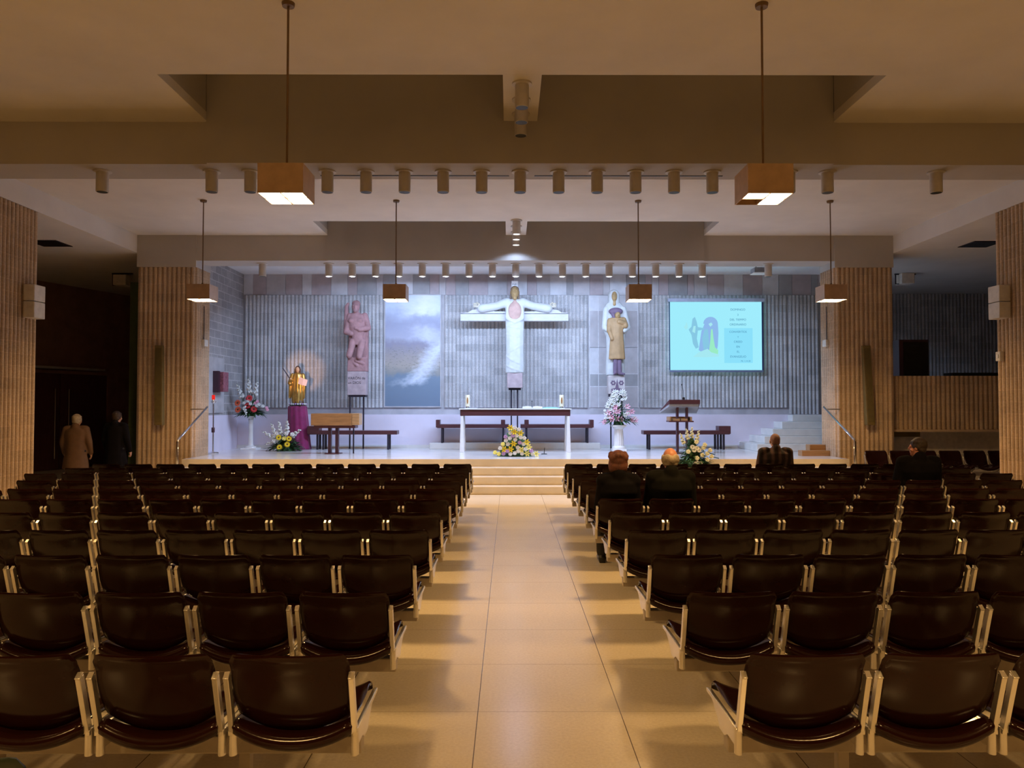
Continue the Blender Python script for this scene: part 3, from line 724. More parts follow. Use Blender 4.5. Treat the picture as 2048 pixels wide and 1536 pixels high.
for s in (-1, 1):
    g = MB().cap((s * 0.86, -0.04, zz(614)), (s * 0.95, -0.05, zz(611)), 0.055, 0.05, flat=0.8)
    for f in range(4):
        zf = zz(607 + 2.4 * f); g.cap((s * 0.95, -0.06, zf), (s * (1.03 + 0.01 * (f % 2)), -0.09, zf + 0.005), 0.016, 0.014); g.cap((s * 1.03, -0.09, zf + 0.005), (s * 1.075, -0.075, zf), 0.014, 0.012)
    g.cap((s * 0.92, -0.08, zz(608)), (s * 0.99, -0.11, zz(605)), 0.018, 0.014)
    g.build('hand', plain('pale_gilt_hand', (0.50, 0.46, 0.36), 0.6), t, voxel=0.008, rsm=1)
    MB().tube([(s * 0.97, -0.12, zz(610)), (s * 0.97, 0.04, zz(610))], 0.012, 8).build('nail', M['steel'], t)
MB().box(-0.2, 0.2, -0.13, 0.15, zz(776), zz(746)).build('stone_base', M['terracotta_base'], t, bevel=0.015)
sg = MB().box(-0.085, 0.085, -0.03, 0.0, zz(573), zz(561)).build('title_board', M['white'], t, bevel=0.004)
text_mesh('title_letters', 'INRI', 0.075, M['steel'], sg, (0, -0.032, zz(570)))
MB().box(-0.03, 0.03, 0.0, 0.05, zz(600), zz(561)).build('title_post', M['steel'], t)
MB().box(-0.16, 0.16, -0.04, 0.12, zz(780), zz(776)).build('base_plate', M['steel'], t)
poles(t, (-0.09, 0.07), 0.0, zz(780), 0.04)

# pink stone kneeling prophet on a lettered block
t = thing('prophet_sculpture', 'pink stone figure with raised arm on a lettered block, left of the landscape picture', 'sculpture', (-4.10, 20.2, ST))
def zz(py): return 1.73 + (812 - py) * 20.2 / 1550 - ST
def xx(px): return (px - 716.0) * 20.2 / 1550
g = MB().box(xx(698), xx(736), 0.0, 0.18, zz(743), zz(640))
g.prism([(xx(697), zz(743)), (xx(736), zz(743)), (xx(735), zz(715)), (xx(698), zz(715))], 'y', -0.12, 0.18)
g.loft([(zz(690), xx(717), 0.0, 0.17, 0.13), (zz(672), xx(716), -0.01, 0.16, 0.13), (zz(655), xx(715), -0.03, 0.22, 0.15), (zz(640), xx(714), -0.03, 0.25, 0.15), (zz(630), xx(713), -0.01, 0.20, 0.12), (zz(625), xx(713), 0, 0.10, 0.09)], 24)
g.ell((xx(706), -0.13, zz(642)), (0.10, 0.06, 0.07)).ell((xx(721), -0.13, zz(642)), (0.10, 0.06, 0.07))
g.cap((xx(701), -0.02, zz(632)), (xx(694), -0.06, zz(664)), 0.085, 0.08); g.cap((xx(694), -0.06, zz(664)), (xx(704), -0.12, zz(668)), 0.08, 0.06)
g.cap((xx(694), -0.02, zz(662)), (xx(693), 0.02, zz(612)), 0.085, 0.05); g.cap((xx(693), 0.02, zz(616)), (xx(696), 0.02, zz(607)), 0.05, 0.04)
g.cap((xx(730), 0.0, zz(631)), (xx(738), -0.06, zz(655)), 0.085, 0.075); g.cap((xx(738), -0.06, zz(656)), (xx(722), -0.16, zz(660)), 0.075, 0.06); g.cap((xx(722), -0.16, zz(659)), (xx(714), -0.17, zz(657)), 0.055, 0.04)
g.cap((xx(707), -0.04, zz(684)), (xx(702), -0.17, zz(712)), 0.10, 0.08); g.cap((xx(725), -0.04, zz(684)), (xx(722), -0.19, zz(714)), 0.10, 0.08)
g.cap((xx(704), -0.06, zz(720)), (xx(716), -0.12, zz(731)), 0.05, 0.04); g.cap((xx(730), -0.1, zz(728)), (xx(715), -0.13, zz(722)), 0.045, 0.04)
g.cap((xx(713), -0.02, zz(628)), (xx(713), -0.04, zz(620)), 0.07, 0.065)
g.ell((xx(713), -0.06, zz(614)), (0.105, 0.12, 0.14), seg=20, ring=14).ell((xx(713), -0.175, zz(614)), (0.018, 0.03, 0.045)).ell((xx(713), -0.13, zz(622)), (0.065, 0.06, 0.055))
for s in (-1, 1): g.ell((xx(713) + s * 0.045, -0.165, zz(611.5)), (0.03, 0.02, 0.013))
g.ell((xx(713), -0.02, zz(607)), (0.112, 0.115, 0.09))
g.build('figure', M['terracotta'], t, voxel=0.014, rsm=2)
bl = MB().box(xx(697.5), xx(735), -0.13, 0.16, zz(790), zz(743)).build('lettered_block', M['terracotta_base'], t, bevel=0.012)
text_mesh('carved_letters', 'VARÓN de', 0.095, M['steel'], bl, (xx(699), -0.132, zz(759)), align='LEFT')
text_mesh('carved_letters', 'un DIOS', 0.095, M['steel'], bl, (xx(699), -0.132, zz(768)), align='LEFT')
MB().box(xx(700), xx(734), -0.1, 0.14, zz(794), zz(790)).build('base_plate', M['steel'], t)
poles(t, (xx(701), xx(728)), 0.0, zz(794), 0.03)

# mother and child
t = thing('mother_and_child_sculpture', 'white veiled mother holding a brown robed child, right of the crucifix', 'sculpture', (2.64, 20.2, ST))
def xx(px): return (px - 1232.0) * 20.2 / 1550
g = MB().loft([(zz(750), xx(1231), 0.04, 0.25, 0.13), (zz(735), xx(1231), 0.04, 0.25, 0.14), (zz(700), xx(1232), 0.04, 0.24, 0.14), (zz(672), xx(1232), 0.03, 0.25, 0.14), (zz(662), xx(1232), 0.03, 0.31, 0.14), (zz(645), xx(1232), 0.02, 0.33, 0.15), (zz(630), xx(1230), 0.02, 0.28, 0.14), (zz(612), xx(1229), 0.03, 0.25, 0.12), (zz(606), xx(1228.5), 0.03, 0.2, 0.1), (zz(603), xx(1228.5), 0.04, 0.13, 0.09)], 32, 0.02, 9)
g.loft([(zz(610), xx(1228.5), 0.02, 0.15, 0.11), (zz(598), xx(1228.5), 0.02, 0.155, 0.13), (zz(587), xx(1228.5), 0.02, 0.15, 0.13), (zz(581), xx(1228.5), 0.02, 0.11, 0.11), (zz(578.5), xx(1228.5), 0.02, 0.05, 0.06)], 24)
for s in (-1, 1): g.cap((xx(1230) + s * 0.22, 0, zz(618)), (xx(1232) + s * 0.29, -0.06, zz(655)), 0.09, 0.09); g.cap((xx(1232) + s * 0.29, -0.06, zz(655)), (xx(1232) + s * 0.2, -0.16, zz(662)), 0.08, 0.06)
g.build('mantle', M['robe_white'], t, voxel=0.016, rsm=3)
g = MB().ell((xx(1228.5), -0.085, zz(593)), (0.075, 0.075, 0.135), seg=20, ring=14).ell((xx(1228.5), -0.16, zz(593.5)), (0.014, 0.022, 0.04)).cap((xx(1228.5), -0.05, zz(609)), (xx(1228.5), -0.07, zz(600)), 0.055, 0.05).ell((xx(1228.5), -0.152, zz(598.5)), (0.025, 0.012, 0.01))
for s in (-1, 1): g.ell((xx(1228.5) + s * 0.03, -0.15, zz(590)), (0.02, 0.014, 0.009))
g.build('mother_face', M['gilt_skin'], t, voxel=0.009, rsm=1)
g = MB().loft([(zz(719), xx(1232.5), -0.16, 0.215, 0.11), (zz(716), xx(1232.5), -0.16, 0.215, 0.115), (zz(690), xx(1232.5), -0.16, 0.19, 0.11), (zz(665), xx(1232.5), -0.16, 0.165, 0.105), (zz(645), xx(1232.5), -0.15, 0.2, 0.11), (zz(637), xx(1232.5), -0.14, 0.19, 0.09), (zz(634), xx(1233), -0.13, 0.08, 0.06)], 32, 0.03, 8)
g.cap((xx(1219), -0.13, zz(642)), (xx(1217), -0.18, zz(662)), 0.075, 0.07); g.cap((xx(1217), -0.18, zz(662)), (xx(1222), -0.24, zz(679)), 0.06, 0.05)
g.cap((xx(1246), -0.13, zz(640)), (xx(1249), -0.2, zz(652)), 0.075, 0.075); g.cap((xx(1249), -0.2, zz(648)), (xx(1236), -0.26, zz(645)), 0.06, 0.055)
g.build('child_robe', plain('ochre_carved_robe', (0.38, 0.24, 0.11), 0.6, var=0.15, scale=6, bmp=0.2), t, voxel=0.014, rsm=2)
g = MB().ell((xx(1233.5), -0.2, zz(631)), (0.075, 0.075, 0.1), seg=18, ring=12).ell((xx(1233.5), -0.275, zz(632)), (0.014, 0.02, 0.025)).cap((xx(1233), -0.16, zz(640)), (xx(1233.5), -0.18, zz(634)), 0.05, 0.05)
for s in (-1, 1): g.ell((xx(1233.5) + s * 0.03, -0.265, zz(629.5)), (0.018, 0.012, 0.009))
g.build('child_face', M['gilt_skin'], t, voxel=0.008, rsm=1)
M['mauve'] = plain('mauve_carving', (0.16, 0.11, 0.17), 0.7)
MB().ell((xx(1230.5), -0.15, zz(623.5)), (0.185, 0.11, 0.10), seg=24, ring=14).cap((xx(1224), -0.18, zz(628)), (xx(1228), -0.19, zz(640)), 0.05, 0.03).build('child_bonnet', M['mauve'], t, voxel=0.012, rsm=2)
MB().cap((xx(1230), -0.17, zz(718)), (xx(1229), -0.18, zz(745)), 0.07, 0.06).cap((xx(1237), -0.17, zz(718)), (xx(1238), -0.18, zz(745)), 0.06, 0.055).cap((xx(1237), -0.18, zz(747)), (xx(1246), -0.22, zz(748.5)), 0.045, 0.03).cap((xx(1229), -0.18, zz(747)), (xx(1226), -0.24, zz(748.5)), 0.045, 0.03).build('child_legs', M['mauve'], t, voxel=0.012, rsm=2)
bl = MB().box(xx(1215.5), xx(1248.5), -0.14, 0.14, zz(788), zz(751)).build('carved_block', stone('pale_block', (0.52, 0.47, 0.46)), t, bevel=0.01)
g = MB()
for cx, cz in ((1225, 766), (1241, 766)):
    for k in range(6):
        a = PI / 3 * k; g.ell((xx(cx) + 0.045 * math.cos(a), -0.142, zz(cz) + 0.045 * math.sin(a)), (0.025, 0.008, 0.025), seg=8, ring=6)
g.prism([(xx(1221), zz(785)), (xx(1243), zz(785)), (xx(1243), zz(778)), (xx(1236), zz(776)), (xx(1233), zz(758)), (xx(1229), zz(776)), (xx(1221), zz(778))], 'y', -0.147, -0.139)
g.build('carved_ornament', M['mauve'], bl)
MB().box(xx(1217), xx(1247), -0.11, 0.12, zz(793), zz(788)).build('base_plate', M['steel'], t)
poles(t, (xx(1222), xx(1244)), 0.0, zz(793), 0.06)

# ---- altar and furniture
t = thing('altar_table', 'long altar table with dark top beam and white splayed legs under the crucifix', 'altar', (0.0, 19.1, ST))
MB().box(-1.33, 1.33, -0.40, 0.40, 0.875, 1.025).build('table_frame', M['maroon'], t, bevel=0.01)
MB().box(-1.36, 1.36, -0.43, 0.43, 1.025, 1.05).build('altar_cloth', M['cloth'], t, bevel=0.006)
for sx in (-1, 1):
    for sy in (-1, 1):
        x = sx * 1.285; y = sy * 0.33
        MB().hexa([(x - 0.055, y - 0.07, 0), (x + 0.055, y - 0.07, 0), (x + 0.055, y + 0.07, 0), (x - 0.055, y + 0.07, 0), (x - 0.03, y - 0.06, 0.875), (x + 0.03, y - 0.06, 0.875), (x + 0.03, y + 0.06, 0.875), (x - 0.03, y + 0.06, 0.875)]).build('leg', M['white'], t, bevel=0.006)
TZ = ST + 1.0505
for x, lb in ((-1.17, 'cream altar candle at the left end of the altar'), (1.145, 'cream altar candle at the right end of the altar')):
    t = thing('altar_candle', lb, 'candle', (x, 19.1, TZ), 0, 'candles on the altar')
    MB().lathe([(0.075, 0), (0.08, 0.012), (0.05, 0.03), (0.06, 0.045)], 20).build('candle_dish', M['chrome'], t, smooth=True)
    MB().lathe([(0.056, 0.04), (0.056, 0.325), (0.05, 0.335), (0.0, 0.325)], 20).build('wax', plain('candle_wax', (0.78, 0.70, 0.50), 0.5, var=0.04), t, smooth=True)
    MB().tube([(0, 0, 0.325), (0.002, 0, 0.36)], 0.004, 6).build('wick', M['black'], t)
    MB().prism([(-0.012, 0.12), (0.012, 0.12), (0.02, 0.19), (0.012, 0.27), (-0.012, 0.27), (-0.02, 0.19)], 'y', -0.062, -0.05).build('candle_ornament', plain('candle_gold', (0.36, 0.16, 0.05), 0.5), t)
t = thing('missal_book', 'open white book lying on the middle of the altar', 'book', (0.42, 19.0, TZ))
g = MB()
for s in (-1, 1): g.prism([(0, 0.005), (s * 0.03, 0.05), (s * 0.12, 0.06), (s * 0.24, 0.045), (s * 0.24, 0.005)], 'y', -0.16, 0.16)
g.build('pages', M['cloth'], t); MB().box(-0.25, 0.25, -0.17, 0.17, 0.0, 0.005).build('cover', M['maroon'], t)
g = MB().loft([(0, 0, 0, 0.26, 0.18), (0.015, 0, 0, 0.24, 0.16), (0.035, 0.02, 0, 0.12, 0.10), (0.04, 0.02, 0, 0.03, 0.03)], 24, 0.06, 7)
tag(g.build('green_altar_cloth', plain('green_cloth', (0.25, 0.48, 0.40), 0.85), None, smooth=True, loc=(0.86, 19.05, TZ)), 'crumpled pale green cloth on the altar, right of the open book', 'cloth')
g = MB().lathe([(0.05, 0), (0.08, 0.004), (0.082, 0.012), (0.06, 0.008), (0, 0.006)], 20)
tag(g.build('silver_dish', M['chrome'], None, smooth=True, loc=(-1.0, 18.98, TZ)), 'small silver dish on the altar beside the left candle', 'dish')
t = thing('altar_microphone', 'thin black microphone standing on the altar behind the open book', 'microphone', (0.42, 19.32, TZ))
MB().lathe([(0.05, 0), (0.05, 0.015), (0.01, 0.02)], 14).build('base', M['black'], t); MB().tube([(0, 0, 0.015), (0, 0, 0.13), (0, -0.03, 0.17)], 0.006, 8).build('stem', M['black'], t); MB().ell((0, -0.04, 0.18), (0.014, 0.022, 0.014)).build('capsule', M['black'], t)
t = thing('floor_microphone', 'small dark stand on the stage floor right of the yellow altar flowers', 'microphone stand', (0.66, 17.9, ST))
MB().lathe([(0.07, 0), (0.06, 0.015), (0.012, 0.02)], 16).build('base', M['black'], t, smooth=True); MB().tube([(0, 0, 0.015), (0.01, 0, 0.15)], 0.008, 8).build('stem', M['black'], t)

def bench(label, x, y, z, w, ends, legs):
    t = thing('bench', label, 'bench', (x, y, z), 0, 'dark wooden benches along the plinth')
    MB().box(-w, w, -0.2, 0.2, 0.385, 0.485).build('seat', M['maroon'], t, bevel=0.008)
    for (a, b) in ends: MB().box(a, b, -0.205, 0.12, 0.40, 0.60).build('end_block', M['maroon'], t, bevel=0.006)
    for lx in legs:
        for ly in (-0.15, 0.12): MB().box(lx - 0.025, lx + 0.025, ly - 0.02, ly + 0.02, 0, 0.385).build('leg', M['steel'], t)
    return t
bench('dark bench behind the wooden reading desk, left side of the stage', -4.13, 19.95, ST, 1.13, [(-1.15, -0.85)], (-0.9, -0.75, 0.9))
bench('dark bench on the dais behind the altar, left half', -1.08, 20.24, ST + 0.155, 0.93, [(-0.96, -0.86), (0.72, 0.83)], (-0.8, 0.78))
bench('dark bench on the dais behind the altar, right half', 1.08, 20.24, ST + 0.155, 0.93, [(-0.83, -0.72), (0.86, 0.96)], (-0.78, 0.8))
bench('dark bench behind the lectern, right side of the stage', 4.38, 19.95, ST, 1.1, [(0.82, 1.12)], (-0.95, 0.8, 0.95))

t = thing('reading_desk', 'light wood box desk on dark legs, left of the altar', 'desk', (-4.2, 18.1, ST))
MB().box(-0.52, 0.42, -0.2, 0.2, 0.66, 0.94).build('desk_box', M['oak'], t, bevel=0.008)
MB().box(0.425, 0.59, -0.18, 0.2, 0.67, 0.94).build('side_panel', M['oak_pale'], t, bevel=0.006)
MB().box(-0.46, 0.5, -0.17, 0.17, 0.60, 0.66).build('under_frame', M['maroon'], t)
for lx in (-0.12, 0.05): MB().box(lx - 0.035, lx + 0.035, -0.06, 0.06, 0.02, 0.60).build('leg', M['maroon_v'], t, bevel=0.004)
MB().box(-0.2, 0.13, -0.2, 0.2, 0.0, 0.02).build('foot_plate', M['maroon'], t)
MB().bar((0.4, 0.14, 0), (0.4, 0.14, 0.6), 0.03, 0.03).build('prop', M['steel'], t)

t = thing('lectern', 'dark wooden lectern with sloping top and two posts, right of the altar', 'lectern', (3.95, 18.2, ST))
MB().hexa([(-0.50, 0.30, 0.98), (0.40, 0.30, 0.98), (0.36, -0.12, 1.16), (-0.36, -0.12, 1.16), (-0.50, 0.30, 1.0), (0.40, 0.30, 1.0), (0.36, -0.12, 1.26), (-0.36, -0.12, 1.26)]).build('reading_top', M['maroon'], t, bevel=0.004)
MB().hexa([(-0.51, 0.29, 0.94), (0.38, 0.29, 0.94), (0.33, -0.10, 1.10), (-0.36, -0.10, 1.10), (-0.51, 0.29, 0.978), (0.38, 0.29, 0.978), (0.33, -0.10, 1.155), (-0.36, -0.10, 1.155)]).build('under_board', plain('lectern_grey', (0.30, 0.31, 0.34), 0.6), t)
for lx in (-0.15, 0.07): MB().box(lx - 0.026, lx + 0.026, -0.05, 0.05, 0.03, 1.12).build('post', M['maroon_v'], t, bevel=0.004)
MB().box(-0.37, 0.20, -0.16, 0.2, 0.735, 0.765).build('shelf', M['maroon'], t)
MB().box(-0.36, -0.33, -0.16, 0.2, 0.765, 0.86).box(0.14, 0.16, -0.16, 0.2, 0.765, 0.86).box(-0.33, 0.14, 0.17, 0.2, 0.765, 0.86).build('shelf_rail', M['oak'], t)
MB().box(-0.35, 0.27, -0.25, 0.25, 0.0, 0.03).build('foot_plate', M['maroon'], t)
t2 = thing('folded_papers', 'small stack of cream papers on the lectern shelf', 'papers', (3.86, 18.22, ST + 0.7655))
MB().box(-0.18, -0.02, -0.12, 0.12, 0, 0.05).build('left_stack', M['oak_pale'], t2); MB().box(0.02, 0.16, -0.12, 0.12, 0, 0.05).build('right_stack', M['oak_pale'], t2)
t = thing('gooseneck_microphone', 'thin black microphone rising from the lectern top', 'microphone', (3.93, 18.1, ST + 1.2605))
MB().lathe([(0.03, 0.0), (0.03, 0.045), (0.01, 0.06)], 12).build('base', M['black'], t); MB().tube([(0, 0, 0.05), (-0.01, 0, 0.22), (-0.03, 0.03, 0.33)], 0.005, 8).build('stem', M['black'], t); MB().ell((-0.033, 0.035, 0.35), (0.012, 0.012, 0.025)).build('capsule', M['black'], t)

# sanctuary lamp, flower pedestals
t = thing('sanctuary_lamp', 'slim chrome floor stand with a red sanctuary lamp at the left stage edge', 'lamp stand', (-7.08, 18.2, ST))
MB().lathe([(0.13, 0), (0.135, 0.015), (0.12, 0.03), (0.03, 0.045), (0.02, 0.06)], 24).build('base', M['chrome'], t, smooth=True)
MB().tube([(0, 0, 0.05), (0, 0, 0.50)], 0.02, 12).tube([(0, 0, 0.60), (0, 0, 1.18)], 0.02, 12).build('pole', M['chrome'], t, smooth=True)
MB().lathe([(0.03, 0.49), (0.038, 0.5), (0.038, 0.6), (0.03, 0.61)], 16).build('grip', M['maroon_v'], t, smooth=True)
MB().lathe([(0.02, 1.16), (0.06, 1.21), (0.06, 1.225), (0.04, 1.23), (0.035, 1.26)], 18).build('cup', M['chrome'], t, smooth=True)
MB().lathe([(0.03, 1.25), (0.036, 1.27), (0.036, 1.36), (0.03, 1.37), (0.0, 1.37)], 16).build('red_glass', M['redglow'], t, smooth=True)
t = thing('wall_tabernacle', 'small maroon wall box with an open door, above the red sanctuary lamp', 'tabernacle', (-7.31, 18.95, 2.06))
MB().box(0, 0.22, -0.10, 0.24, 0.02, 0.5).build('box', plain('maroon_brocade', (0.30, 0.10, 0.13), 0.6, var=0.4, scale=25), t, bevel=0.006)
MB().box(0.0, 0.14, -0.20, -0.10, 0.0, 0.52).build('door', M['maroon_v'], t)
t = thing('flower_stand', 'slim white turned pedestal carrying the red and white flowers', 'pedestal', (-6.78, 19.95, ST))
MB().box(-0.2, 0.2, -0.2, 0.2, 0, 0.04).build('base_slab', M['white'], t, bevel=0.005)
MB().lathe([(0.15, 0.04), (0.14, 0.07), (0.075, 0.10), (0.062, 0.14), (0.055, 0.4), (0.055, 0.72), (0.07, 0.76), (0.06, 0.78), (0.09, 0.84), (0.09, 0.855)], 24).build('column', M['marble'], t, smooth=True)
t = thing('flower_column', 'white fluted classical column carrying the pink and white lilies', 'pedestal', (2.55, 19.1, ST))
MB().box(-0.17, 0.17, -0.17, 0.17, 0, 0.06).build('base_slab', M['white'], t, bevel=0.005)
MB().lathe([(0.16, 0.06), (0.165, 0.09), (0.14, 0.12), (0.12, 0.14)], 24).loft([(z, 0, 0, r, r) for z, r in ((0.13, 0.12), (0.3, 0.118), (0.54, 0.105))], 48, 0.05, 14).lathe([(0.105, 0.54), (0.14, 0.57), (0.15, 0.60)], 24).build('column', M['white'], t, smooth=True, angle=50)
MB().box(-0.17, 0.17, -0.17, 0.17, 0.60, 0.645).build('capital', M['white'], t, bevel=0.005)

# gilded saint on a draped pedestal
t = thing('draped_pedestal', 'pedestal draped in magenta purple cloth under the gilded saint', 'pedestal', (-5.58, 20.0, ST))
M['purple'] = plain('magenta_velvet', (0.22, 0.008, 0.085), 0.75, var=0.25, scale=6, sheen=0.3)
g = MB().loft([(0.0, 0.03, 0, 0.30, 0.27), (0.04, 0.03, 0, 0.295, 0.265), (0.3, 0.02, 0, 0.275, 0.25), (0.7, 0.0, 0, 0.255, 0.23), (1.05, -0.02, 0, 0.235, 0.21), (1.10, -0.02, 0, 0.23, 0.205), (1.115, -0.02, 0, 0.2, 0.18), (1.12, -0.02, 0, 0.05, 0.05)], 64, 0.045, 11)
g.build('drape', M['purple'], t, smooth=True, angle=180)
t = thing('gilded_saint_statue', 'gilded robed saint statue holding an open book on the purple pedestal', 'statue', (-5.60, 20.0, ST + 1.121))
M['gold'] = plain('gold_leaf', (0.62, 0.38, 0.10), 0.32, metal=0.85, var=0.25, scale=8)
MB().box(-0.17, 0.17, -0.14, 0.14, 0, 0.05).build('base', plain('dark_base', (0.06, 0.03, 0.02), 0.5), t, bevel=0.008)
g = MB().loft([(0.05, 0.01, 0, 0.13, 0.12), (0.12, 0.0, 0, 0.145, 0.125), (0.35, 0.0, 0, 0.15, 0.12), (0.6, 0.0, 0, 0.14, 0.11), (0.72, 0, 0, 0.15, 0.10), (0.80, 0, 0, 0.12, 0.09), (0.85, 0, 0, 0.06, 0.06)], 40, 0.07, 8)
g.cap((-0.13, 0, 0.78), (-0.18, -0.05, 0.58), 0.06, 0.065).cap((-0.18, -0.05, 0.6), (-0.13, -0.14, 0.68), 0.05, 0.04).cap((0.13, 0, 0.78), (0.17, -0.04, 0.6), 0.06, 0.06).cap((0.17, -0.04, 0.6), (0.14, -0.15, 0.62), 0.05, 0.035)
g.cap((-0.18, -0.02, 0.62), (-0.2, 0.0, 0.22), 0.05, 0.035).cap((0.17, -0.02, 0.58), (0.16, 0.0, 0.2), 0.05, 0.03)
g.build('robe', M['gold'], t, voxel=0.009, rsm=1)
MB().loft([(0.05, 0.02, 0, 0.15, 0.13), (0.14, 0.02, 0, 0.12, 0.11), (0.16, 0.02, 0, 0.08, 0.08)], 24, 0.06, 6).build('robe_hem', plain('brown_gilt', (0.12, 0.06, 0.03), 0.5), t, smooth=True)
g = MB().ell((0, -0.02, 0.93), (0.052, 0.06, 0.075)).cap((0, 0, 0.83), (0, -0.01, 0.89), 0.035, 0.032).ell((0, -0.08, 0.925), (0.009, 0.014, 0.02))
for s in (-1, 1): g.ell((s * 0.02, -0.075, 0.94), (0.012, 0.008, 0.006))
g.build('head', plain('statue_skin', (0.55, 0.36, 0.22), 0.5), t, voxel=0.006, rsm=1)
MB().ell((0, 0.008, 0.945), (0.072, 0.068, 0.085)).cap((-0.055, 0.0, 0.93), (-0.06, -0.01, 0.82), 0.03, 0.03).cap((0.055, 0.0, 0.93), (0.06, -0.01, 0.82), 0.03, 0.03).build('veil', plain('dark_veil', (0.07, 0.035, 0.02), 0.6), t, voxel=0.008, rsm=1)
MB().tube([(-0.34, -0.16, 0.96), (-0.22, -0.15, 0.78), (-0.15, -0.14, 0.66)], [0.012, 0.016, 0.008], 8).build('quill', M['steel'], t)
bk = MB(); bk.hexa([(0.06, -0.20, 0.56), (0.17, -0.22, 0.52), (0.17, -0.20, 0.52), (0.06, -0.18, 0.56), (0.10, -0.20, 0.74), (0.20, -0.22, 0.69), (0.20, -0.20, 0.69), (0.10, -0.18, 0.74)])
bk.hexa([(0.17, -0.22, 0.52), (0.27, -0.20, 0.50), (0.27, -0.18, 0.50), (0.17, -0.20, 0.52), (0.20, -0.22, 0.69), (0.31, -0.20, 0.66), (0.31, -0.18, 0.66), (0.20, -0.20, 0.69)])
bk.build('open_book', plain('pink_pages', (0.70, 0.50, 0.44), 0.7), t)
for hx, hz in ((-0.13, 0.69), (0.13, 0.62)):
    g = MB().ell((hx, -0.165, hz), (0.022, 0.022, 0.026))
    for f in range(4): g.cap((hx - 0.015 + 0.010 * f, -0.18, hz + 0.01), (hx - 0.012 + 0.010 * f, -0.198, hz - 0.012), 0.006, 0.005, n=8)
    g.cap((hx + 0.02, -0.17, hz), (hx + 0.012, -0.195, hz + 0.018), 0.007, 0.005, n=8)
    g.build('hand', plain('statue_skin_hand', (0.55, 0.36, 0.22), 0.5), t, voxel=0.004)

# ---- flowers
M['leaf'] = plain('leaf_green', (0.035, 0.10, 0.035), 0.5, var=0.45, scale=6)
M['leaf_pale'] = plain('leaf_pale_green', (0.12, 0.22, 0.09), 0.55, var=0.3, scale=6)
M['petal_white'] = plain('petal_white', (0.70, 0.71, 0.68), 0.6, var=0.05)
M['petal_cream'] = plain('petal_cream', (0.66, 0.68, 0.52), 0.6, var=0.08)
M['petal_yellow'] = plain('petal_yellow', (0.80, 0.62, 0.02), 0.6, var=0.12)
M['petal_pale_yellow'] = plain('petal_pale_yellow', (0.85, 0.80, 0.22), 0.6, var=0.1)
M['petal_lilac'] = plain('petal_lilac', (0.48, 0.32, 0.60), 0.6, var=0.12)
M['petal_pink'] = plain('petal_pink', (0.75, 0.38, 0.50), 0.6, var=0.12)
M['petal_red'] = plain('petal_red', (0.62, 0.045, 0.05), 0.6, var=0.2)
M['petal_orange'] = plain('petal_orange', (0.72, 0.13, 0.05), 0.6, var=0.2)
M['seed'] = plain('seed_brown', (0.10, 0.035, 0.01), 0.8)
def leaf(g, p, d, ln, w, droop=0.3):
    p = Vector(p); d = Vector(d).normalized(); sd = d.cross(Vector((0, 0, 1)))
    sd = sd.normalized() if sd.length > 1e-3 else Vector((1, 0, 0)); up = sd.cross(d)
    pr = None
    for k in range(5):
        t = k / 4; c = p + d * ln * t - Vector((0, 0, 1)) * droop * ln * t * t; hw = w * math.sin(PI * (0.08 + 0.90 * t)) / 2
        a = g.bm.verts.new(c - sd * hw + up * hw * 0.3); b = g.bm.verts.new(c); e = g.bm.verts.new(c + sd * hw + up * hw * 0.3)
        if pr: g._f([pr[0], pr[1], b, a]); g._f([pr[1], pr[2], e, b])
        pr = (a, b, e)
def petals(g, n, r, w, tilt, th=0.006, off=0.0, z=0.0):
    for k in range(n):
        a = 2 * PI * k / n + off; c = (r * 0.55 * math.cos(tilt) * math.cos(a), r * 0.55 * math.cos(tilt) * math.sin(a), z + r * 0.55 * math.sin(tilt))
        g.ell(c, (r * 0.52, w, th), rot=(0, -tilt, a), seg=10, ring=6)
def proto(g, mats, name):
    return g.build(name, mats, None, smooth=True, angle=180)
def bloom_rose(mat):
    g = MB(); g.ell((0, 0, 0.0), (0.040, 0.040, 0.042), seg=12, ring=8); petals(g, 5, 0.075, 0.036, 0.75, 0.010); petals(g, 5, 0.06, 0.032, 1.1, 0.010, 0.6, 0.008)
    g.mi = 1; g.lathe([(0.012, -0.05), (0.02, -0.03), (0.008, -0.02)], 8)
    return g, [mat, M['leaf']]
def bloom_lily(mat):
    g = MB(); petals(g, 6, 0.11, 0.024, 0.45, 0.007); g.mi = 1
    for k in range(5): a = 2 * PI * k / 5; g.tube([(0, 0, 0), (0.015 * math.cos(a), 0.015 * math.sin(a), 0.05)], 0.003, 6)
    g.lathe([(0.006, -0.05), (0.014, -0.01), (0.01, 0.01)], 8)
    return g, [mat, M['leaf_pale']]
def bloom_daisy(mat, seed, n=16, r=0.075):
    g = MB(); petals(g, n, r, 0.013, 0.18, 0.004); petals(g, n, r * 0.8, 0.012, 0.4, 0.004, 0.2, 0.004); g.mi = 1; g.ell((0, 0, 0.012), (r * 0.3, r * 0.3, 0.014), seg=14, ring=8)
    return g, [mat, seed]
def bloom_spike(mat, n=8, ln=0.42):
    g = MB()
    for k in range(n):
        t = k / n; a = k * 2.4; r = 0.062 * (1 - 0.65 * t); z = ln * (0.15 + 0.85 * t)
        for q in range(4):
            b = a + (q - 1.5) * 0.7; g.ell((r * 0.7 * math.cos(b), r * 0.7 * math.sin(b), z + 0.015 * (q % 2)), (r * 0.8, r * 0.5, r * 0.55), rot=(0, -0.5, b), seg=8, ring=6)
    g.mi = 1; g.tube([(0, 0, -0.08), (0, 0, ln * 1.05)], [0.008, 0.004], 6)
    return g, [mat, M['leaf_pale']]
PROTO = {}
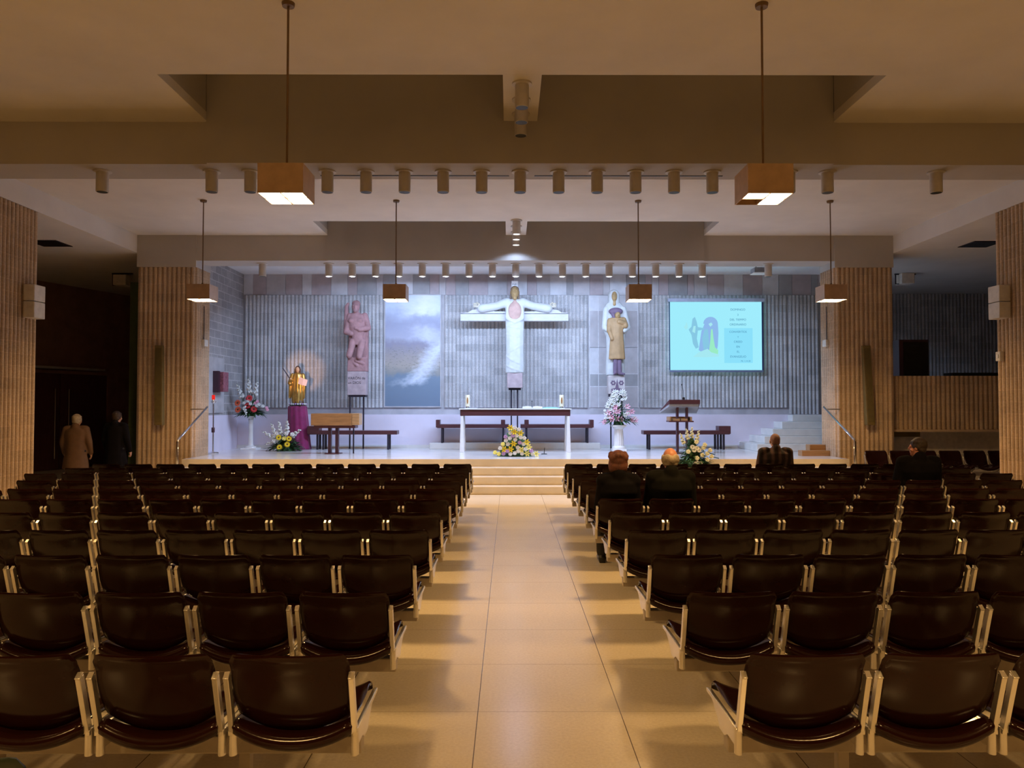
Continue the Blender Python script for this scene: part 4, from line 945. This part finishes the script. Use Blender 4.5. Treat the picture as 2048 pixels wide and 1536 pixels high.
def bloom(kind, mat, name, parent, loc, d, sc=1.0, seed='seed'):
    key = (kind, mat)
    d = Vector(d).normalized(); rot = d.to_track_quat('Z', 'Y').to_euler()
    if key not in PROTO:
        g, mats = {'rose': lambda: bloom_rose(M[mat]), 'lily': lambda: bloom_lily(M[mat]), 'daisy': lambda: bloom_daisy(M[mat], M[seed]), 'spike': lambda: bloom_spike(M[mat])}[kind]()
        o = proto(g, mats, name); PROTO[key] = o.data
    else:
        o = bpy.data.objects.new(name, PROTO[key]); COL.objects.link(o)
    o.name = name; o.parent = parent; o.location = loc; o.rotation_euler = rot; o.scale = (sc, sc, sc)
    return o
def foliage(parent, n, base, rx, rz, h, ln=0.25, w=0.05, mat='leaf', rnd=random, spread=1.0, up=0.4):
    g = MB()
    for k in range(n):
        a = rnd.uniform(0, 2 * PI); q = rnd.uniform(0.0, 1.0); e = rnd.uniform(-0.15, up + 0.6 * (1 - q))
        p = (base[0] + rx * q * math.cos(a) * 0.6, base[1] + rz * q * math.sin(a) * 0.6, base[2] + h * (1 - q) * rnd.uniform(0.1, 1.0))
        leaf(g, p, (math.cos(a) * spread, math.sin(a) * spread, e), ln * rnd.uniform(0.6, 1.2), w * rnd.uniform(0.6, 1.3), rnd.uniform(0.1, 0.5))
    return g.build('foliage', M[mat], parent, smooth=True, angle=180)
def arrangement(name, label, loc): return thing(name, label, 'flowers', loc)
rnd = random.Random(11)
def moss(t, r, h, z=0.0):
    return MB().loft([(z, 0, 0, r, r), (z + h * 0.4, 0, 0, r * 0.8, r * 0.8), (z + h, 0, 0, r * 0.25, r * 0.25)], 14).build('flower_foam', M['leaf'], t, smooth=True)
# red and white on the tall pedestal, far left
t = arrangement('flower_arrangement', 'fan of red and white flowers on the slim white pedestal', (-6.78, 19.95, ST + 0.856))
moss(t, 0.10, 0.12); foliage(t, 260, (0, 0, 0.04), 0.34, 0.22, 0.22, 0.24, 0.06, 'leaf', rnd, 1.0, 0.3); foliage(t, 30, (0, 0, 0.1), 0.2, 0.15, 0.4, 0.3, 0.03, 'leaf', rnd, 0.5, 1.2)
for (x, z, dx) in ((-0.20, 0.42, -0.32), (-0.02, 0.55, -0.05), (0.10, 0.48, 0.22)): bloom('spike', 'petal_white', 'gladiolus', t, (x, -0.06, z), (dx, -0.1, 1), 1.0)
bloom('spike', 'petal_white', 'gladiolus', t, (-0.12, -0.22, 0.27), (0.45, -0.4, -0.9), 0.7)
for (x, z) in ((-0.27, 0.33), (-0.26, 0.16), (-0.02, 0.26), (0.14, 0.17), (0.02, 0.45)): bloom('daisy', 'petal_orange' if x < -0.2 else 'petal_red', 'gerbera', t, (x, -0.20, z), (x, -1, 0.25), 1.15)
for (x, z) in ((-0.10, 0.32), (0.0, 0.37), (0.22, 0.25), (0.27, 0.28), (0.37, 0.24), (0.06, 0.30)): bloom('rose', 'petal_white', 'rose', t, (x, -0.21, z), (x, -1, 0.4), 0.75)
for (x, z) in ((0.17, 0.32), (0.22, 0.36), (0.45, 0.20), (0.47, 0.15), (-0.05, 0.43)): bloom('rose', 'petal_pink', 'rose', t, (x, -0.17, z), (x, -1, 0.4), 0.7)
# below the gilded saint
t = arrangement('flower_arrangement', 'low fan of white gladioli and sunflowers in front of the purple pedestal', (-5.70, 19.3, ST))
moss(t, 0.22, 0.3); foliage(t, 300, (0, 0, 0.05), 0.5, 0.2, 0.32, 0.30, 0.045, 'leaf', rnd, 1.0, 0.5)
for (x, z, dx, dz) in ((-0.22, 0.30, -0.75, 0.5), (0.16, 0.34, 0.75, 0.55), (-0.08, 0.40, -0.1, 1), (0.06, 0.42, 0.12, 1), (-0.2, 0.36, -0.3, 1), (-0.10, 0.26, -0.6, -0.15)): bloom('spike', 'petal_white', 'gladiolus', t, (x, -0.12, z), (dx, -0.25, dz), 0.85)
for (x, z) in ((0.13, 0.17), (-0.06, 0.10), (-0.08, 0.34), (0.17, 0.31)): bloom('daisy', 'petal_yellow', 'sunflower', t, (x, -0.30, z), (x * 0.5, -1, 0.2), 0.95)
for (x, z) in ((0.10, 0.42), (-0.14, 0.42), (0.05, 0.30), (0.24, 0.40), (-0.2, 0.24)): bloom('rose', 'petal_white' if z != 0.30 else 'petal_pale_yellow', 'rose', t, (x, -0.26, z), (x, -1, 0.5), 0.95)
# small ring of flowers at the statue's feet
t = arrangement('flower_garland', 'small ring of white and lilac flowers around the gilded statue base', (-5.60, 20.0, ST + 1.122))
for k in range(13):
    a = PI + PI * k / 12; bloom('rose', 'petal_white' if k % 3 else 'petal_lilac', 'small_flower', t, (0.215 * math.cos(a), 0.18 * math.sin(a), 0.03), (math.cos(a), math.sin(a), 0.8), 0.42)
foliage(t, 26, (0, -0.15, 0.0), 0.2, 0.06, 0.02, 0.08, 0.03, 'leaf', rnd, 1, 0.2)
# yellow and white mound before the altar
t = arrangement('flower_arrangement', 'mound of yellow, white and lilac flowers in front of the altar', (-0.02, 17.25, ST))
MB().loft([(0, 0, 0, 0.40, 0.20), (0.2, 0, 0, 0.26, 0.17), (0.5, 0, 0, 0.18, 0.12), (0.62, 0, 0, 0.06, 0.06)], 16).build('flower_foam', M['leaf'], t, smooth=True)
foliage(t, 120, (0, 0, 0.03), 0.55, 0.2, 0.5, 0.17, 0.05, 'leaf', rnd, 1.0, 0.5); foliage(t, 24, (0, 0, 0.5), 0.12, 0.08, 0.1, 0.16, 0.03, 'leaf_pale', rnd, 0.5, 1.2)
spots = []
for tr in range(4000):
    z = rnd.uniform(0.04, 0.64); hw = 0.50 - 0.22 * min(1, z / 0.30) - 0.55 * max(0, z - 0.3); x = rnd.uniform(-hw, hw)
    if all((x - a) ** 2 + (z - b) ** 2 > 0.078 ** 2 for a, b in spots): spots.append((x, z))
    if len(spots) >= 58: break
for k, (x, z) in enumerate(spots):
    y = -0.24 - 0.02 * rnd.random() + 0.12 * abs(x) + 0.1 * z; q = rnd.random()
    if q < 0.34: bloom('lily', 'petal_yellow' if rnd.random() < 0.55 else 'petal_pale_yellow', 'lily', t, (x, y, z), (x * 1.2, -1, 0.3), 0.72)
    elif q < 0.76: bloom('rose', 'petal_white', 'rose', t, (x, y, z), (x, -1, 0.4), 0.80)
    else: bloom('rose', 'petal_lilac' if rnd.random() < 0.8 else 'petal_pale_yellow', 'carnation', t, (x, y, z), (x, -1, 0.4), 0.82)
# pink and white lilies on the column
t = arrangement('flower_arrangement', 'tall fan of pink and white lilies on the fluted white column', (2.55, 19.1, ST + 0.646))
moss(t, 0.14, 0.14); foliage(t, 170, (0, 0, 0.08), 0.42, 0.22, 0.3, 0.26, 0.055, 'leaf', rnd, 1.0, 0.4); foliage(t, 46, (0, 0, 0.3), 0.16, 0.12, 0.4, 0.22, 0.03, 'leaf', rnd, 0.6, 1.2)
for k in range(62):
    z = rnd.uniform(0.06, 0.82); hw = 0.46 * (1 - z / 0.95) + 0.05; x = rnd.uniform(-hw, hw)
    y = -0.20 + 0.2 * abs(x) + 0.12 * z; pink = z < 0.45 and rnd.random() < 0.55
    if pink: bloom('lily', 'petal_pink', 'lily', t, (x, y, z), (x * 1.5, -1, 0.4), 0.75)
    else: bloom('lily' if rnd.random() < 0.6 else 'rose', 'petal_white', 'lily' if rnd.random() < 0.6 else 'rose', t, (x, y, z), (x * 1.5, -1, 0.5), 0.62)
# cream roses on the steps before the lectern
t = arrangement('flower_arrangement', 'cream roses and green spikes on the steps before the lectern', (3.66, 16.08, 0.4655))
MB().loft([(0, 0, 0, 0.18, 0.14), (0.3, 0, 0, 0.14, 0.11), (0.6, -0.04, 0, 0.05, 0.05)], 14).build('flower_foam', M['leaf'], t, smooth=True)
foliage(t, 260, (0, 0, 0.05), 0.40, 0.2, 0.55, 0.24, 0.055, 'leaf', rnd, 1.0, 0.5); foliage(t, 40, (0.2, -0.05, 0.0), 0.3, 0.1, 0.05, 0.3, 0.02, 'leaf', rnd, 1.0, 0.2)
for (x, z, dx) in ((-0.12, 0.55, -0.12), (-0.04, 0.58, 0.03), (0.06, 0.52, 0.2), (-0.2, 0.46, -0.3)): bloom('spike', 'petal_cream', 'green_spike', t, (x, -0.06, z), (dx, -0.1, 1), 0.62)
for (x, z) in ((0.02, 0.52), (0.16, 0.40), (-0.14, 0.32), (0.19, 0.46), (0.30, 0.35), (0.24, 0.28), (0.14, 0.25), (0.03, 0.19), (0.24, 0.16), (0.33, 0.22)): bloom('rose', 'petal_cream', 'rose', t, (x, -0.2 + 0.1 * abs(x), z), (x, -1, 0.4), 0.82)
for (x, z) in ((0.04, 0.40), (-0.02, 0.36), (0.08, 0.36), (0.05, 0.10), (0.0, 0.08), (0.10, 0.09), (-0.05, 0.42)): bloom('daisy', 'petal_white', 'filler_flower', t, (x, -0.19, z), (x, -1, 0.4), 0.7, seed='leaf_pale')
MB().tube([(0.3, -0.12, 0.3), (0.42, -0.14, 0.27), (0.38, -0.15, 0.22), (0.5, -0.14, 0.19)], 0.012, 8).build('blue_ribbon', plain('blue_ribbon', (0.02, 0.10, 0.25), 0.5), t, smooth=True)

# ---- rails, wall speakers, gallery things
for s, side in ((-1, 'left'), (1, 'right')):
    x = s * 6.60
    t = thing('handrail', 'chrome handrail sloping up the steps beside the %s stage pillar' % side, 'handrail', (x, 15.1, 0))
    MB().tube([(0, 0.02, 0.0), (0, 0.02, 1.04), (0, 0.06, 1.08), (s * 0.05, 1.62, 1.71)], 0.021, 10).build('rail', M['chrome'], t, smooth=True, angle=180)
    MB().tube([(s * 0.05, 1.60, 1.70), (s * 0.10, 1.70, 1.66), (s * 0.40, 1.74, 1.66), (s * 0.47, 1.80, 1.66)], 0.014, 10).build('wall_bracket', M['chrome'], t, smooth=True, angle=180)
    MB().lathe([(0.05, 0), (0.05, 0.012), (0.022, 0.018)], 16, (0, 0.02, 0)).build('floor_flange', M['chrome'], t, smooth=True)
    # tall column loudspeakers, leaning a little
    xa, za = PX(314 if s < 0 else 1739, 690, 16.72); xb, zb = PX(320 if s < 0 else 1741, 850, 16.76)
    t = thing('column_speaker', 'tall narrow olive column loudspeaker on the %s stage pillar' % side, 'loudspeaker', ((xa + xb) / 2, 16.85, 0), 0, 'column loudspeakers')
    cx = (xa + xb) / 2
    MB().hexa([(xb - cx - 0.085, -0.14, zb), (xb - cx + 0.085, -0.14, zb), (xb - cx + 0.085, 0.0, zb), (xb - cx - 0.085, 0.0, zb), (xa - cx - 0.085, -0.06, za), (xa - cx + 0.085, -0.06, za), (xa - cx + 0.085, 0.03, za), (xa - cx - 0.085, 0.03, za)]).build('cabinet', M['olive'], t, bevel=0.008)
    MB().hexa([(xb - cx - 0.06, -0.146, zb + 0.06), (xb - cx + 0.06, -0.146, zb + 0.06), (xb - cx + 0.06, -0.13, zb + 0.06), (xb - cx - 0.06, -0.13, zb + 0.06), (xa - cx - 0.06, -0.068, za - 0.06), (xa - cx + 0.06, -0.068, za - 0.06), (xa - cx + 0.06, -0.05, za - 0.06), (xa - cx - 0.06, -0.05, za - 0.06)]).build('grille', plain('olive_grille', (0.12, 0.09, 0.03), 0.9), t)
    for z in (za - 0.25, zb + 0.25): MB().box(-0.03, 0.03, -0.05, 0.09, z - 0.02, z + 0.02).build('bracket', M['steel'], t)
    # small wall box with a cable on the pillar flank
    t = thing('wall_control_box', 'small pale box with a cable above it on the %s stage pillar flank' % side, 'control box', (s * 6.975, 17.3, 3.06), 0, 'small boxes on the pillar flanks')
    a, b = sorted((0, -s * 0.07)); MB().box(a, b, -0.1, 0.1, 0, 0.15).build('box', M['boxwhite'], t, bevel=0.01); MB().tube([(-s * 0.01, 0, 0.15), (-s * 0.01, 0, 0.9)], 0.008, 6).build('cable', M['steel'], t)
    # pair of speakers on the nave pillar
    for k, z in enumerate((3.21, 3.495)):
        t = thing('box_speaker', '%s white box loudspeaker on the %s nave pillar' % (('lower', 'upper')[k], side), 'loudspeaker', (s * 8.275, 13.1, z), 0, 'white box loudspeakers')
        a, b = sorted((0.0, -s * 0.19)); MB().box(a, b, -0.16, 0.15, 0, 0.275).build('cabinet', M['boxwhite'], t, bevel=0.012)
        MB().box(a + 0.03, b - 0.03, 0.15, 0.158, 0.03, 0.25).build('grille', M['white'], t)
    # air grille in the aisle ceiling
    t = thing('ceiling_vent', 'dark square air vent in the %s aisle ceiling' % side, 'vent', (s * 9.6, 15.9, HW), 0, 'ceiling air vents')
    MB().box(-0.3, 0.3, -0.3, 0.3, -0.012, 0).build('vent_frame', M['steel'], t); MB().box(-0.25, 0.25, -0.25, 0.25, -0.016, -0.011).build('grille', M['black'], t)
    # hanging heater
    x, z = PX(243 if s < 0 else 1815, 560 if s < 0 else 556, 19.5)
    t = thing('hanging_heater', '%s hanging from the %s aisle ceiling' % (('dark boxed heater', 'left') if s < 0 else ('grey boxed heater on a bracket', 'right')), 'heater', (x, 19.5, z), 0, 'hanging heaters')
    MB().box(-0.16, 0.16, -0.16, 0.16, -0.14, 0.12).build('casing', M['grey_paint'], t, bevel=0.01)
    MB().box(-0.26, 0.26, -0.02, 0.02, HW - z - 0.03, HW - z).bar((-0.24, 0, HW - z - 0.03), (-0.24, 0, -0.14), 0.025, 0.025).bar((-0.24, 0, -0.13), (-0.16, 0, -0.13), 0.02, 0.02).box(-0.02, 0.02, -0.02, 0.02, 0.12, HW - z).build('bracket', M['steel'], t)
t = thing('wall_switch', 'small white switch box on the right nave pillar below the loudspeakers', 'switch', (8.275, 13.2, 2.5)); MB().box(-0.07, 0.0, -0.06, 0.06, 0, 0.16).build('box', M['boxwhite'], t, bevel=0.006); MB().box(-0.08, -0.07, -0.02, 0.02, 0.05, 0.11).build('toggle', M['white'], t)
xa, za = PX(1792, 752, 18.0); xb, zb = PX(1851, 680, 18.0)
t = thing('gallery_cabinet', 'dark wooden cabinet standing in the gallery beside the right stage pillar', 'cabinet', ((xa + xb) / 2, 18.0, 1.3)); h = (xb - xa) / 2
MB().box(-h, h, -0.2, 0.3, 0, zb - 1.3).build('carcass', M['maroon_v'], t, bevel=0.01); MB().box(-h * 0.7, h * 0.95, -0.215, -0.2, 0.06, zb - 1.36).build('front_panel', M['black'], t); MB().box(-0.1, 0.1, -0.23, -0.215, zb - 1.45, zb - 1.43).build('name_strip', M['steel'], t)
xa, za = PX(1905, 748, 17.6); xb, zb = PX(2030, 741, 17.6)
t = thing('keyboard_case', 'long dark keyboard case resting along the gallery parapet', 'keyboard', ((xa + xb) / 2, 17.75, 1.3)); h = (xb - xa) / 2
MB().box(-h, h, -0.18, 0.18, 1.0, 1.19).build('case', M['black'], t, bevel=0.015)
for lx in (-h + 0.15, h - 0.15): MB().box(lx - 0.03, lx + 0.03, -0.15, 0.15, 0, 1.0).build('leg', M['black'], t)
# ------------------------------------------------------------------ people
def head_parts(g, c, yaw=0.0, tilt=0.0, sc=1.0):
    c = Vector(c); m = Matrix.Rotation(yaw, 3, 'Z') @ Matrix.Rotation(tilt, 3, 'X')
    def P(x, y, z): return c + m @ Vector((x * sc, y * sc, z * sc))
    def E(p, r): g.ell(P(*p), tuple(k * sc for k in r), rot=(tilt, 0, yaw), seg=18, ring=12)
    E((0, -0.012, 0.028), (0.076, 0.094, 0.094)); E((0, 0.022, -0.045), (0.058, 0.068, 0.075)); E((0, 0.062, -0.092), (0.026, 0.024, 0.02))
    E((0, 0.094, -0.018), (0.013, 0.022, 0.014)); g.cap(P(0, 0.086, 0.018), P(0, 0.102, -0.016), 0.009 * sc, 0.012 * sc, n=8)
    for s in (-1, 1):
        E((s * 0.079, 0.0, -0.008), (0.012, 0.022, 0.032)); E((s * 0.032, 0.078, 0.008), (0.017, 0.012, 0.010)); E((s * 0.034, 0.080, 0.026), (0.024, 0.010, 0.006)); E((s * 0.045, 0.055, -0.035), (0.024, 0.026, 0.024))
    E((0, 0.083, -0.055), (0.026, 0.011, 0.006)); E((0, 0.081, -0.066), (0.022, 0.011, 0.007))
    return P
def hand_parts(g, wrist, fwd, side, palm_n, sc=1.0, curl=0.5):
    """palm plus five bent fingers; side points to the thumb"""
    w, f, s, n = Vector(wrist), Vector(fwd).normalized(), Vector(side).normalized(), Vector(palm_n).normalized()
    g.cap(w, w + f * 0.035 * sc, 0.026 * sc, 0.03 * sc, flat=0.7); k0 = w + f * 0.085 * sc
    for q in range(4):
        o = s * (0.027 - 0.018 * q) * sc
        g.cap(w + f * 0.02 * sc + o * 0.8, k0 + o, 0.013 * sc, 0.0105 * sc, n=8)
        ln = (0.040, 0.045, 0.042, 0.033)[q] * sc; a = curl * (0.8 + 0.15 * q)
        d1 = (f * math.cos(a) + n * math.sin(a)); p1 = k0 + o + d1 * ln
        d2 = (f * math.cos(a * 1.9) + n * math.sin(a * 1.9)); p2 = p1 + d2 * ln * 0.85
        g.cap(k0 + o, p1, 0.0095 * sc, 0.0085 * sc, n=8); g.cap(p1, p2, 0.0085 * sc, 0.007 * sc, n=8)
    t0 = w + f * 0.02 * sc + s * 0.026 * sc; t1 = t0 + (f * 0.6 + s * 0.7).normalized() * 0.045 * sc; t2 = t1 + (f * 0.9 + s * 0.2 + n * 0.35).normalized() * 0.035 * sc
    g.cap(t0, t1, 0.014 * sc, 0.0105 * sc, n=8); g.cap(t1, t2, 0.0105 * sc, 0.008 * sc, n=8)
def skin_mat(name, col):
    m, nt, b = newmat(name); c = coords(nt)
    L(nt, ramp(nt, noise(nt, c, 14), [(0.3, tuple(x * 0.88 for x in col)), (0.7, tuple(min(1, x * 1.1) for x in col))]), b.inputs['Base Color'])
    b.inputs['Roughness'].default_value = 0.5; b.inputs['Subsurface Weight'].default_value = 0.08; b.inputs['Subsurface Radius'].default_value = (0.01, 0.004, 0.002)
    return m
M['skin'] = skin_mat('skin', (0.55, 0.30, 0.21)); M['skin_red'] = skin_mat('ruddy_skin', (0.58, 0.25, 0.16))
def person(label, loc, rz, sit, coat, trousers, hair, hairkind, skin, H=1.0, W=1.0, yaw=0.0, lean=0.0, footx=0.0, collar=True, long_coat=False, feet_back=0.0):
    t = thing('person', label, 'person', loc, rz)
    if sit:
        hz = 0.52; sh = 0.98 * H; hip = Vector((0, 0.17, hz)); kz = 0.50
        SH = [Vector((s * 0.185 * W, 0.075 + lean, sh)) for s in (-1, 1)]; HP = [Vector((s * 0.09, 0.17, hz)) for s in (-1, 1)]
        KN = [Vector((s * 0.12 + footx * 0.5, 0.58, kz)) for s in (-1, 1)]; AN = [Vector((s * 0.12 + footx, 0.56 - feet_back, 0.085)) for s in (-1, 1)]
        EL = [Vector((s * 0.225 * W, 0.13 + lean, sh - 0.28)) for s in (-1, 1)]; WR = [Vector((s * 0.11, 0.40, 0.635)) for s in (-1, 1)]
        hd = Vector((0, 0.105 + lean, sh + 0.185)); nb = Vector((0, 0.075 + lean, sh + 0.02))
        tor = [(hz - 0.06, 0, 0.17, 0.17 * W, 0.12), (hz + 0.08, 0, 0.15, 0.165 * W, 0.115), (hz + 0.24, 0, 0.12 + lean * 0.4, 0.16 * W, 0.11), (sh - 0.12, 0, 0.08 + lean * 0.8, 0.19 * W, 0.115), (sh - 0.02, 0, 0.07 + lean, 0.175 * W, 0.09), (sh + 0.04, 0, 0.072 + lean, 0.08, 0.06)]
    else:
        hz = 0.86 * H; sh = 1.33 * H; SH = [Vector((s * 0.18 * W, 0, sh)) for s in (-1, 1)]; HP = [Vector((s * 0.09, 0, hz)) for s in (-1, 1)]
        KN = [Vector((s * 0.10, 0.03 * s, 0.47 * H)) for s in (-1, 1)]; AN = [Vector((s * 0.10, 0.04 * s - 0.02, 0.085)) for s in (-1, 1)]
        EL = [Vector((s * 0.25 * W, 0.0, sh - 0.28 * H)) for s in (-1, 1)]; WR = [Vector((s * 0.25 * W, 0.10, sh - 0.52 * H)) for s in (-1, 1)]
        hd = Vector((0, 0.04, sh + 0.185)); nb = Vector((0, 0.0, sh + 0.02))
        tor = [(hz - 0.08, 0, 0, 0.16 * W, 0.115), (hz + 0.1, 0, 0, 0.155 * W, 0.11), (sh - 0.25, 0, 0, 0.15 * W, 0.105), (sh - 0.1, 0, 0, 0.185 * W, 0.11), (sh - 0.01, 0, 0, 0.17 * W, 0.09), (sh + 0.05, 0, 0, 0.075, 0.06)]
    g = MB(); g.loft(tor, 24); g.cap(nb - Vector((0, 0, 0.03)), hd - Vector((0, 0.02, 0.05)), 0.058, 0.054)
    P = head_parts(g, hd, yaw)
    for i, s in enumerate((-1, 1)):
        g.cap(SH[i], EL[i], 0.055, 0.043); g.cap(EL[i], WR[i], 0.042, 0.027)
        f = (WR[i] - EL[i]).normalized(); hand_parts(g, WR[i], f if not sit else (f + Vector((0, 0.3, 0))), (-s, 0.2, 0.1) if sit else (-s * 0.1, 1, 0), (0, 0, -1) if sit else (-s, 0, 0), 1.0)
        g.cap(HP[i], KN[i], 0.085, 0.055); g.cap(KN[i], AN[i], 0.054, 0.036); g.cap(AN[i] + Vector((0, -0.03, -0.035)), AN[i] + Vector((0, 0.15, -0.05)), 0.036, 0.03)
    g.build('body', skin, t, voxel=0.0075, rsm=1)
    # trousers, shoes
    g = MB()
    for i in (0, 1):
        g.cap(HP[i] + Vector((0, 0, 0.0)), KN[i], 0.105, 0.075); g.cap(KN[i], AN[i] + Vector((0, 0, 0.02)), 0.074, 0.058)
    g.cap(HP[0], HP[1], 0.115, 0.115)
    g.build('trousers', trousers, t, voxel=0.016, rsm=2)
    for i in (0, 1):
        a = AN[i]; g = MB().cap((a.x, a.y - 0.03, 0.05), (a.x, a.y + 0.16, 0.04), 0.048, 0.042, flat=0.85).cap((a.x, a.y - 0.015, 0.05), (a.x, a.y, 0.10), 0.045, 0.043).box(a.x - 0.036, a.x + 0.036, a.y - 0.06, a.y + 0.18, 0.0, 0.02)
        g.build('shoe', M['black'], t, voxel=0.010, rsm=2)
    # coat
    g = MB(); pf = [(z, cx, cy, rx + 0.045, ry + 0.045) for (z, cx, cy, rx, ry) in tor[:-1]] + [(tor[-1][0] - 0.005, tor[-1][1], tor[-1][2], 0.11, 0.095)]
    if long_coat: pf = [(0.48 * H, 0, 0, 0.25 * W, 0.19), (0.7 * H, 0, 0, 0.225 * W, 0.17)] + pf
    elif not sit: pf = [(hz - 0.22, 0, 0, 0.22 * W, 0.17)] + pf
    g.loft(pf, 28, 0.02, 6)
    for i, s in enumerate((-1, 1)):
        g.cap(SH[i], EL[i], 0.08 * min(1, W), 0.068); g.cap(EL[i], WR[i] - (WR[i] - EL[i]).normalized() * 0.01, 0.066, 0.05)
        g.cap(SH[i] + Vector((-s * 0.06, 0, 0.015)), SH[i], 0.075, 0.082)
    if collar:
        g.cap(nb + Vector((0, -0.035, 0.0)), nb + Vector((0, -0.04, 0.045)), 0.085, 0.078)
        for s in (-1, 1): g.cap(nb + Vector((s * 0.05, 0.0, 0.02)), nb + Vector((s * 0.03, 0.09, -0.04)), 0.045, 0.04)
    g.build('coat', coat, t, voxel=0.014, rsm=3)
    # hair
    g = MB(); mz = Matrix.Rotation(yaw, 3, 'Z')
    def E(p, r): g.ell(hd + mz @ Vector(p), r, rot=(0, 0, yaw), seg=20, ring=14)
    if hairkind == 'bob':
        E((0, -0.026, 0.034), (0.098, 0.104, 0.106)); E((0, -0.045, -0.03), (0.096, 0.080, 0.088))
        for s in (-1, 1): E((s * 0.075, -0.01, -0.02), (0.028, 0.06, 0.075))
        for k in range(14): a = 2 * PI * k / 14; E((0.075 * math.cos(a), -0.03 + 0.075 * math.sin(a), 0.07 + 0.02 * math.sin(3 * a)), (0.035, 0.035, 0.035))
    elif hairkind == 'fringe':
        for k in range(15):
            a = PI + PI * (k + 0.0) / 14 * 1.0; E((0.073 * math.cos(a), -0.012 + 0.088 * math.sin(a), 0.012 + 0.008 * math.sin(5 * a)), (0.024, 0.024, 0.046))
        for k in range(9): a = PI + PI * k / 8; E((0.062 * math.cos(a), -0.012 + 0.075 * math.sin(a), -0.035), (0.022, 0.022, 0.03))
    elif hairkind == 'cropped':
        E((0, -0.02, 0.03), (0.081, 0.094, 0.094)); E((0, -0.05, -0.02), (0.072, 0.055, 0.06))
    else:
        E((0, -0.022, 0.038), (0.089, 0.102, 0.099)); E((0, -0.05, -0.025), (0.079, 0.060, 0.062))
        for s in (-1, 1): E((s * 0.072, -0.012, 0.015), (0.02, 0.045, 0.05))
        for k in range(10): a = 2 * PI * k / 10; E((0.06 * math.cos(a), -0.02 + 0.07 * math.sin(a), 0.07), (0.032, 0.032, 0.03))
    g.build('hair', hair, t, voxel=0.009, rsm=2)
    return t
M['coat_black'] = plain('black_coat_wool', (0.006, 0.005, 0.006), 0.95, var=0.2)
M['coat_olive'] = plain('dark_green_coat', (0.008, 0.0075, 0.006), 0.95, var=0.2)
M['coat_tan'] = plain('tan_coat', (0.13, 0.068, 0.032), 0.9, var=0.15)
for k in ('coat_black', 'coat_olive'): M[k].node_tree.nodes['Principled BSDF'].inputs['Specular IOR Level'].default_value = 0.08
M['trousers'] = plain('dark_trousers', (0.014, 0.012, 0.014), 0.9)
M['hair_auburn'] = plain('auburn_hair', (0.13, 0.042, 0.026), 0.6, var=0.35, scale=30, bmp=0.5)
M['hair_grey'] = plain('grey_hair', (0.40, 0.32, 0.23), 0.7, var=0.25, scale=30, bmp=0.5)
M['hair_dark'] = plain('dark_brown_hair', (0.030, 0.016, 0.010), 0.6, var=0.3, scale=30, bmp=0.5)
M['hair_pinkgrey'] = plain('short_grey_brown_hair', (0.24, 0.12, 0.10), 0.7, var=0.25, scale=30, bmp=0.5)
def striped():
    m, nt, b = newmat('striped_fur'); c = coords(nt); sp = N(nt, 'ShaderNodeSeparateXYZ'); L(nt, c, sp.inputs[0])
    f = math_(nt, 'ADD', math_(nt, 'MULTIPLY', math_(nt, 'SINE', math_(nt, 'MULTIPLY', sp.outputs[0], 55)), 0.5), 0.5)
    f = math_(nt, 'MULTIPLY', f, math_(nt, 'ADD', math_(nt, 'MULTIPLY', noise(nt, c, 5), 0.4), 0.35))
    L(nt, ramp(nt, f, [(0.15, (0.018, 0.010, 0.009)), (0.55, (0.11, 0.060, 0.050))]), b.inputs['Base Color']); b.inputs['Roughness'].default_value = 0.95; bump(nt, b, noise(nt, c, 80), 0.6, 0.01)
    return m
Y6 = ROWY[5]
person('seated person with auburn hair and dark coat, aisle seat of the right block', (1.0, Y6, 0), 0, True, M['coat_black'], M['trousers'], M['hair_auburn'], 'bob', M['skin'], H=0.965, W=0.84, footx=0.0, feet_back=0.0)
person('seated balding person with a grey hair fringe and dark coat, beside the auburn haired person', (1.55, Y6, 0), 0, True, M['coat_olive'], M['trousers'], M['hair_grey'], 'fringe', M['skin_red'], H=1.0, W=0.98)
person('seated person in a brown striped fur coat, row nearest the altar', (4.30, ROWY[10], 0), 0, True, striped(), M['trousers'], M['hair_pinkgrey'], 'cropped', M['skin'], H=0.98, W=1.15)
person('seated dark haired person in black looking left, right block near the nave pillar', (5.22, ROWY[7], 0), 0, True, M['coat_black'], M['trousers'], M['hair_dark'], 'short', M['skin_red'], H=1.02, W=1.15, yaw=0.9)
person('standing grey haired person in a tan coat before the dark left doors', (-9.0, 15.9, 0), R(8), False, M['coat_tan'], M['trousers'], M['hair_grey'], 'short', M['skin'], H=0.94, W=1.0, long_coat=True)
person('standing person in a long black coat beside the left stage pillar', (-8.62, 16.15, 0) if False else (-8.34, 16.2, 0), R(-6), False, M['coat_black'], M['trousers'], M['hair_dark'], 'short', M['skin'], H=0.985, W=1.0, long_coat=True)
# dark green rounded top of something at the near left corner of the picture
t = thing('covered_chair', 'dark green rounded chair back at the bottom left corner', 'chair', (-1.70, 2.22, 0))
backrest_mesh().build('backrest', plain('dark_green_cover', (0.008, 0.016, 0.008), 0.5), t, smooth=True, angle=60)
seat_mesh().build('seat', M['plastic'], t, smooth=True, angle=60)
for s in (-1, 1): frame_mesh(s).build('side_frame', M['alu'], t, smooth=True, angle=35)
for lx in (-0.2, 0.2): MB().box(lx - 0.02, lx + 0.02, 0.2, 0.24, 0, 0.42).build('leg', M['beamsteel'], t)
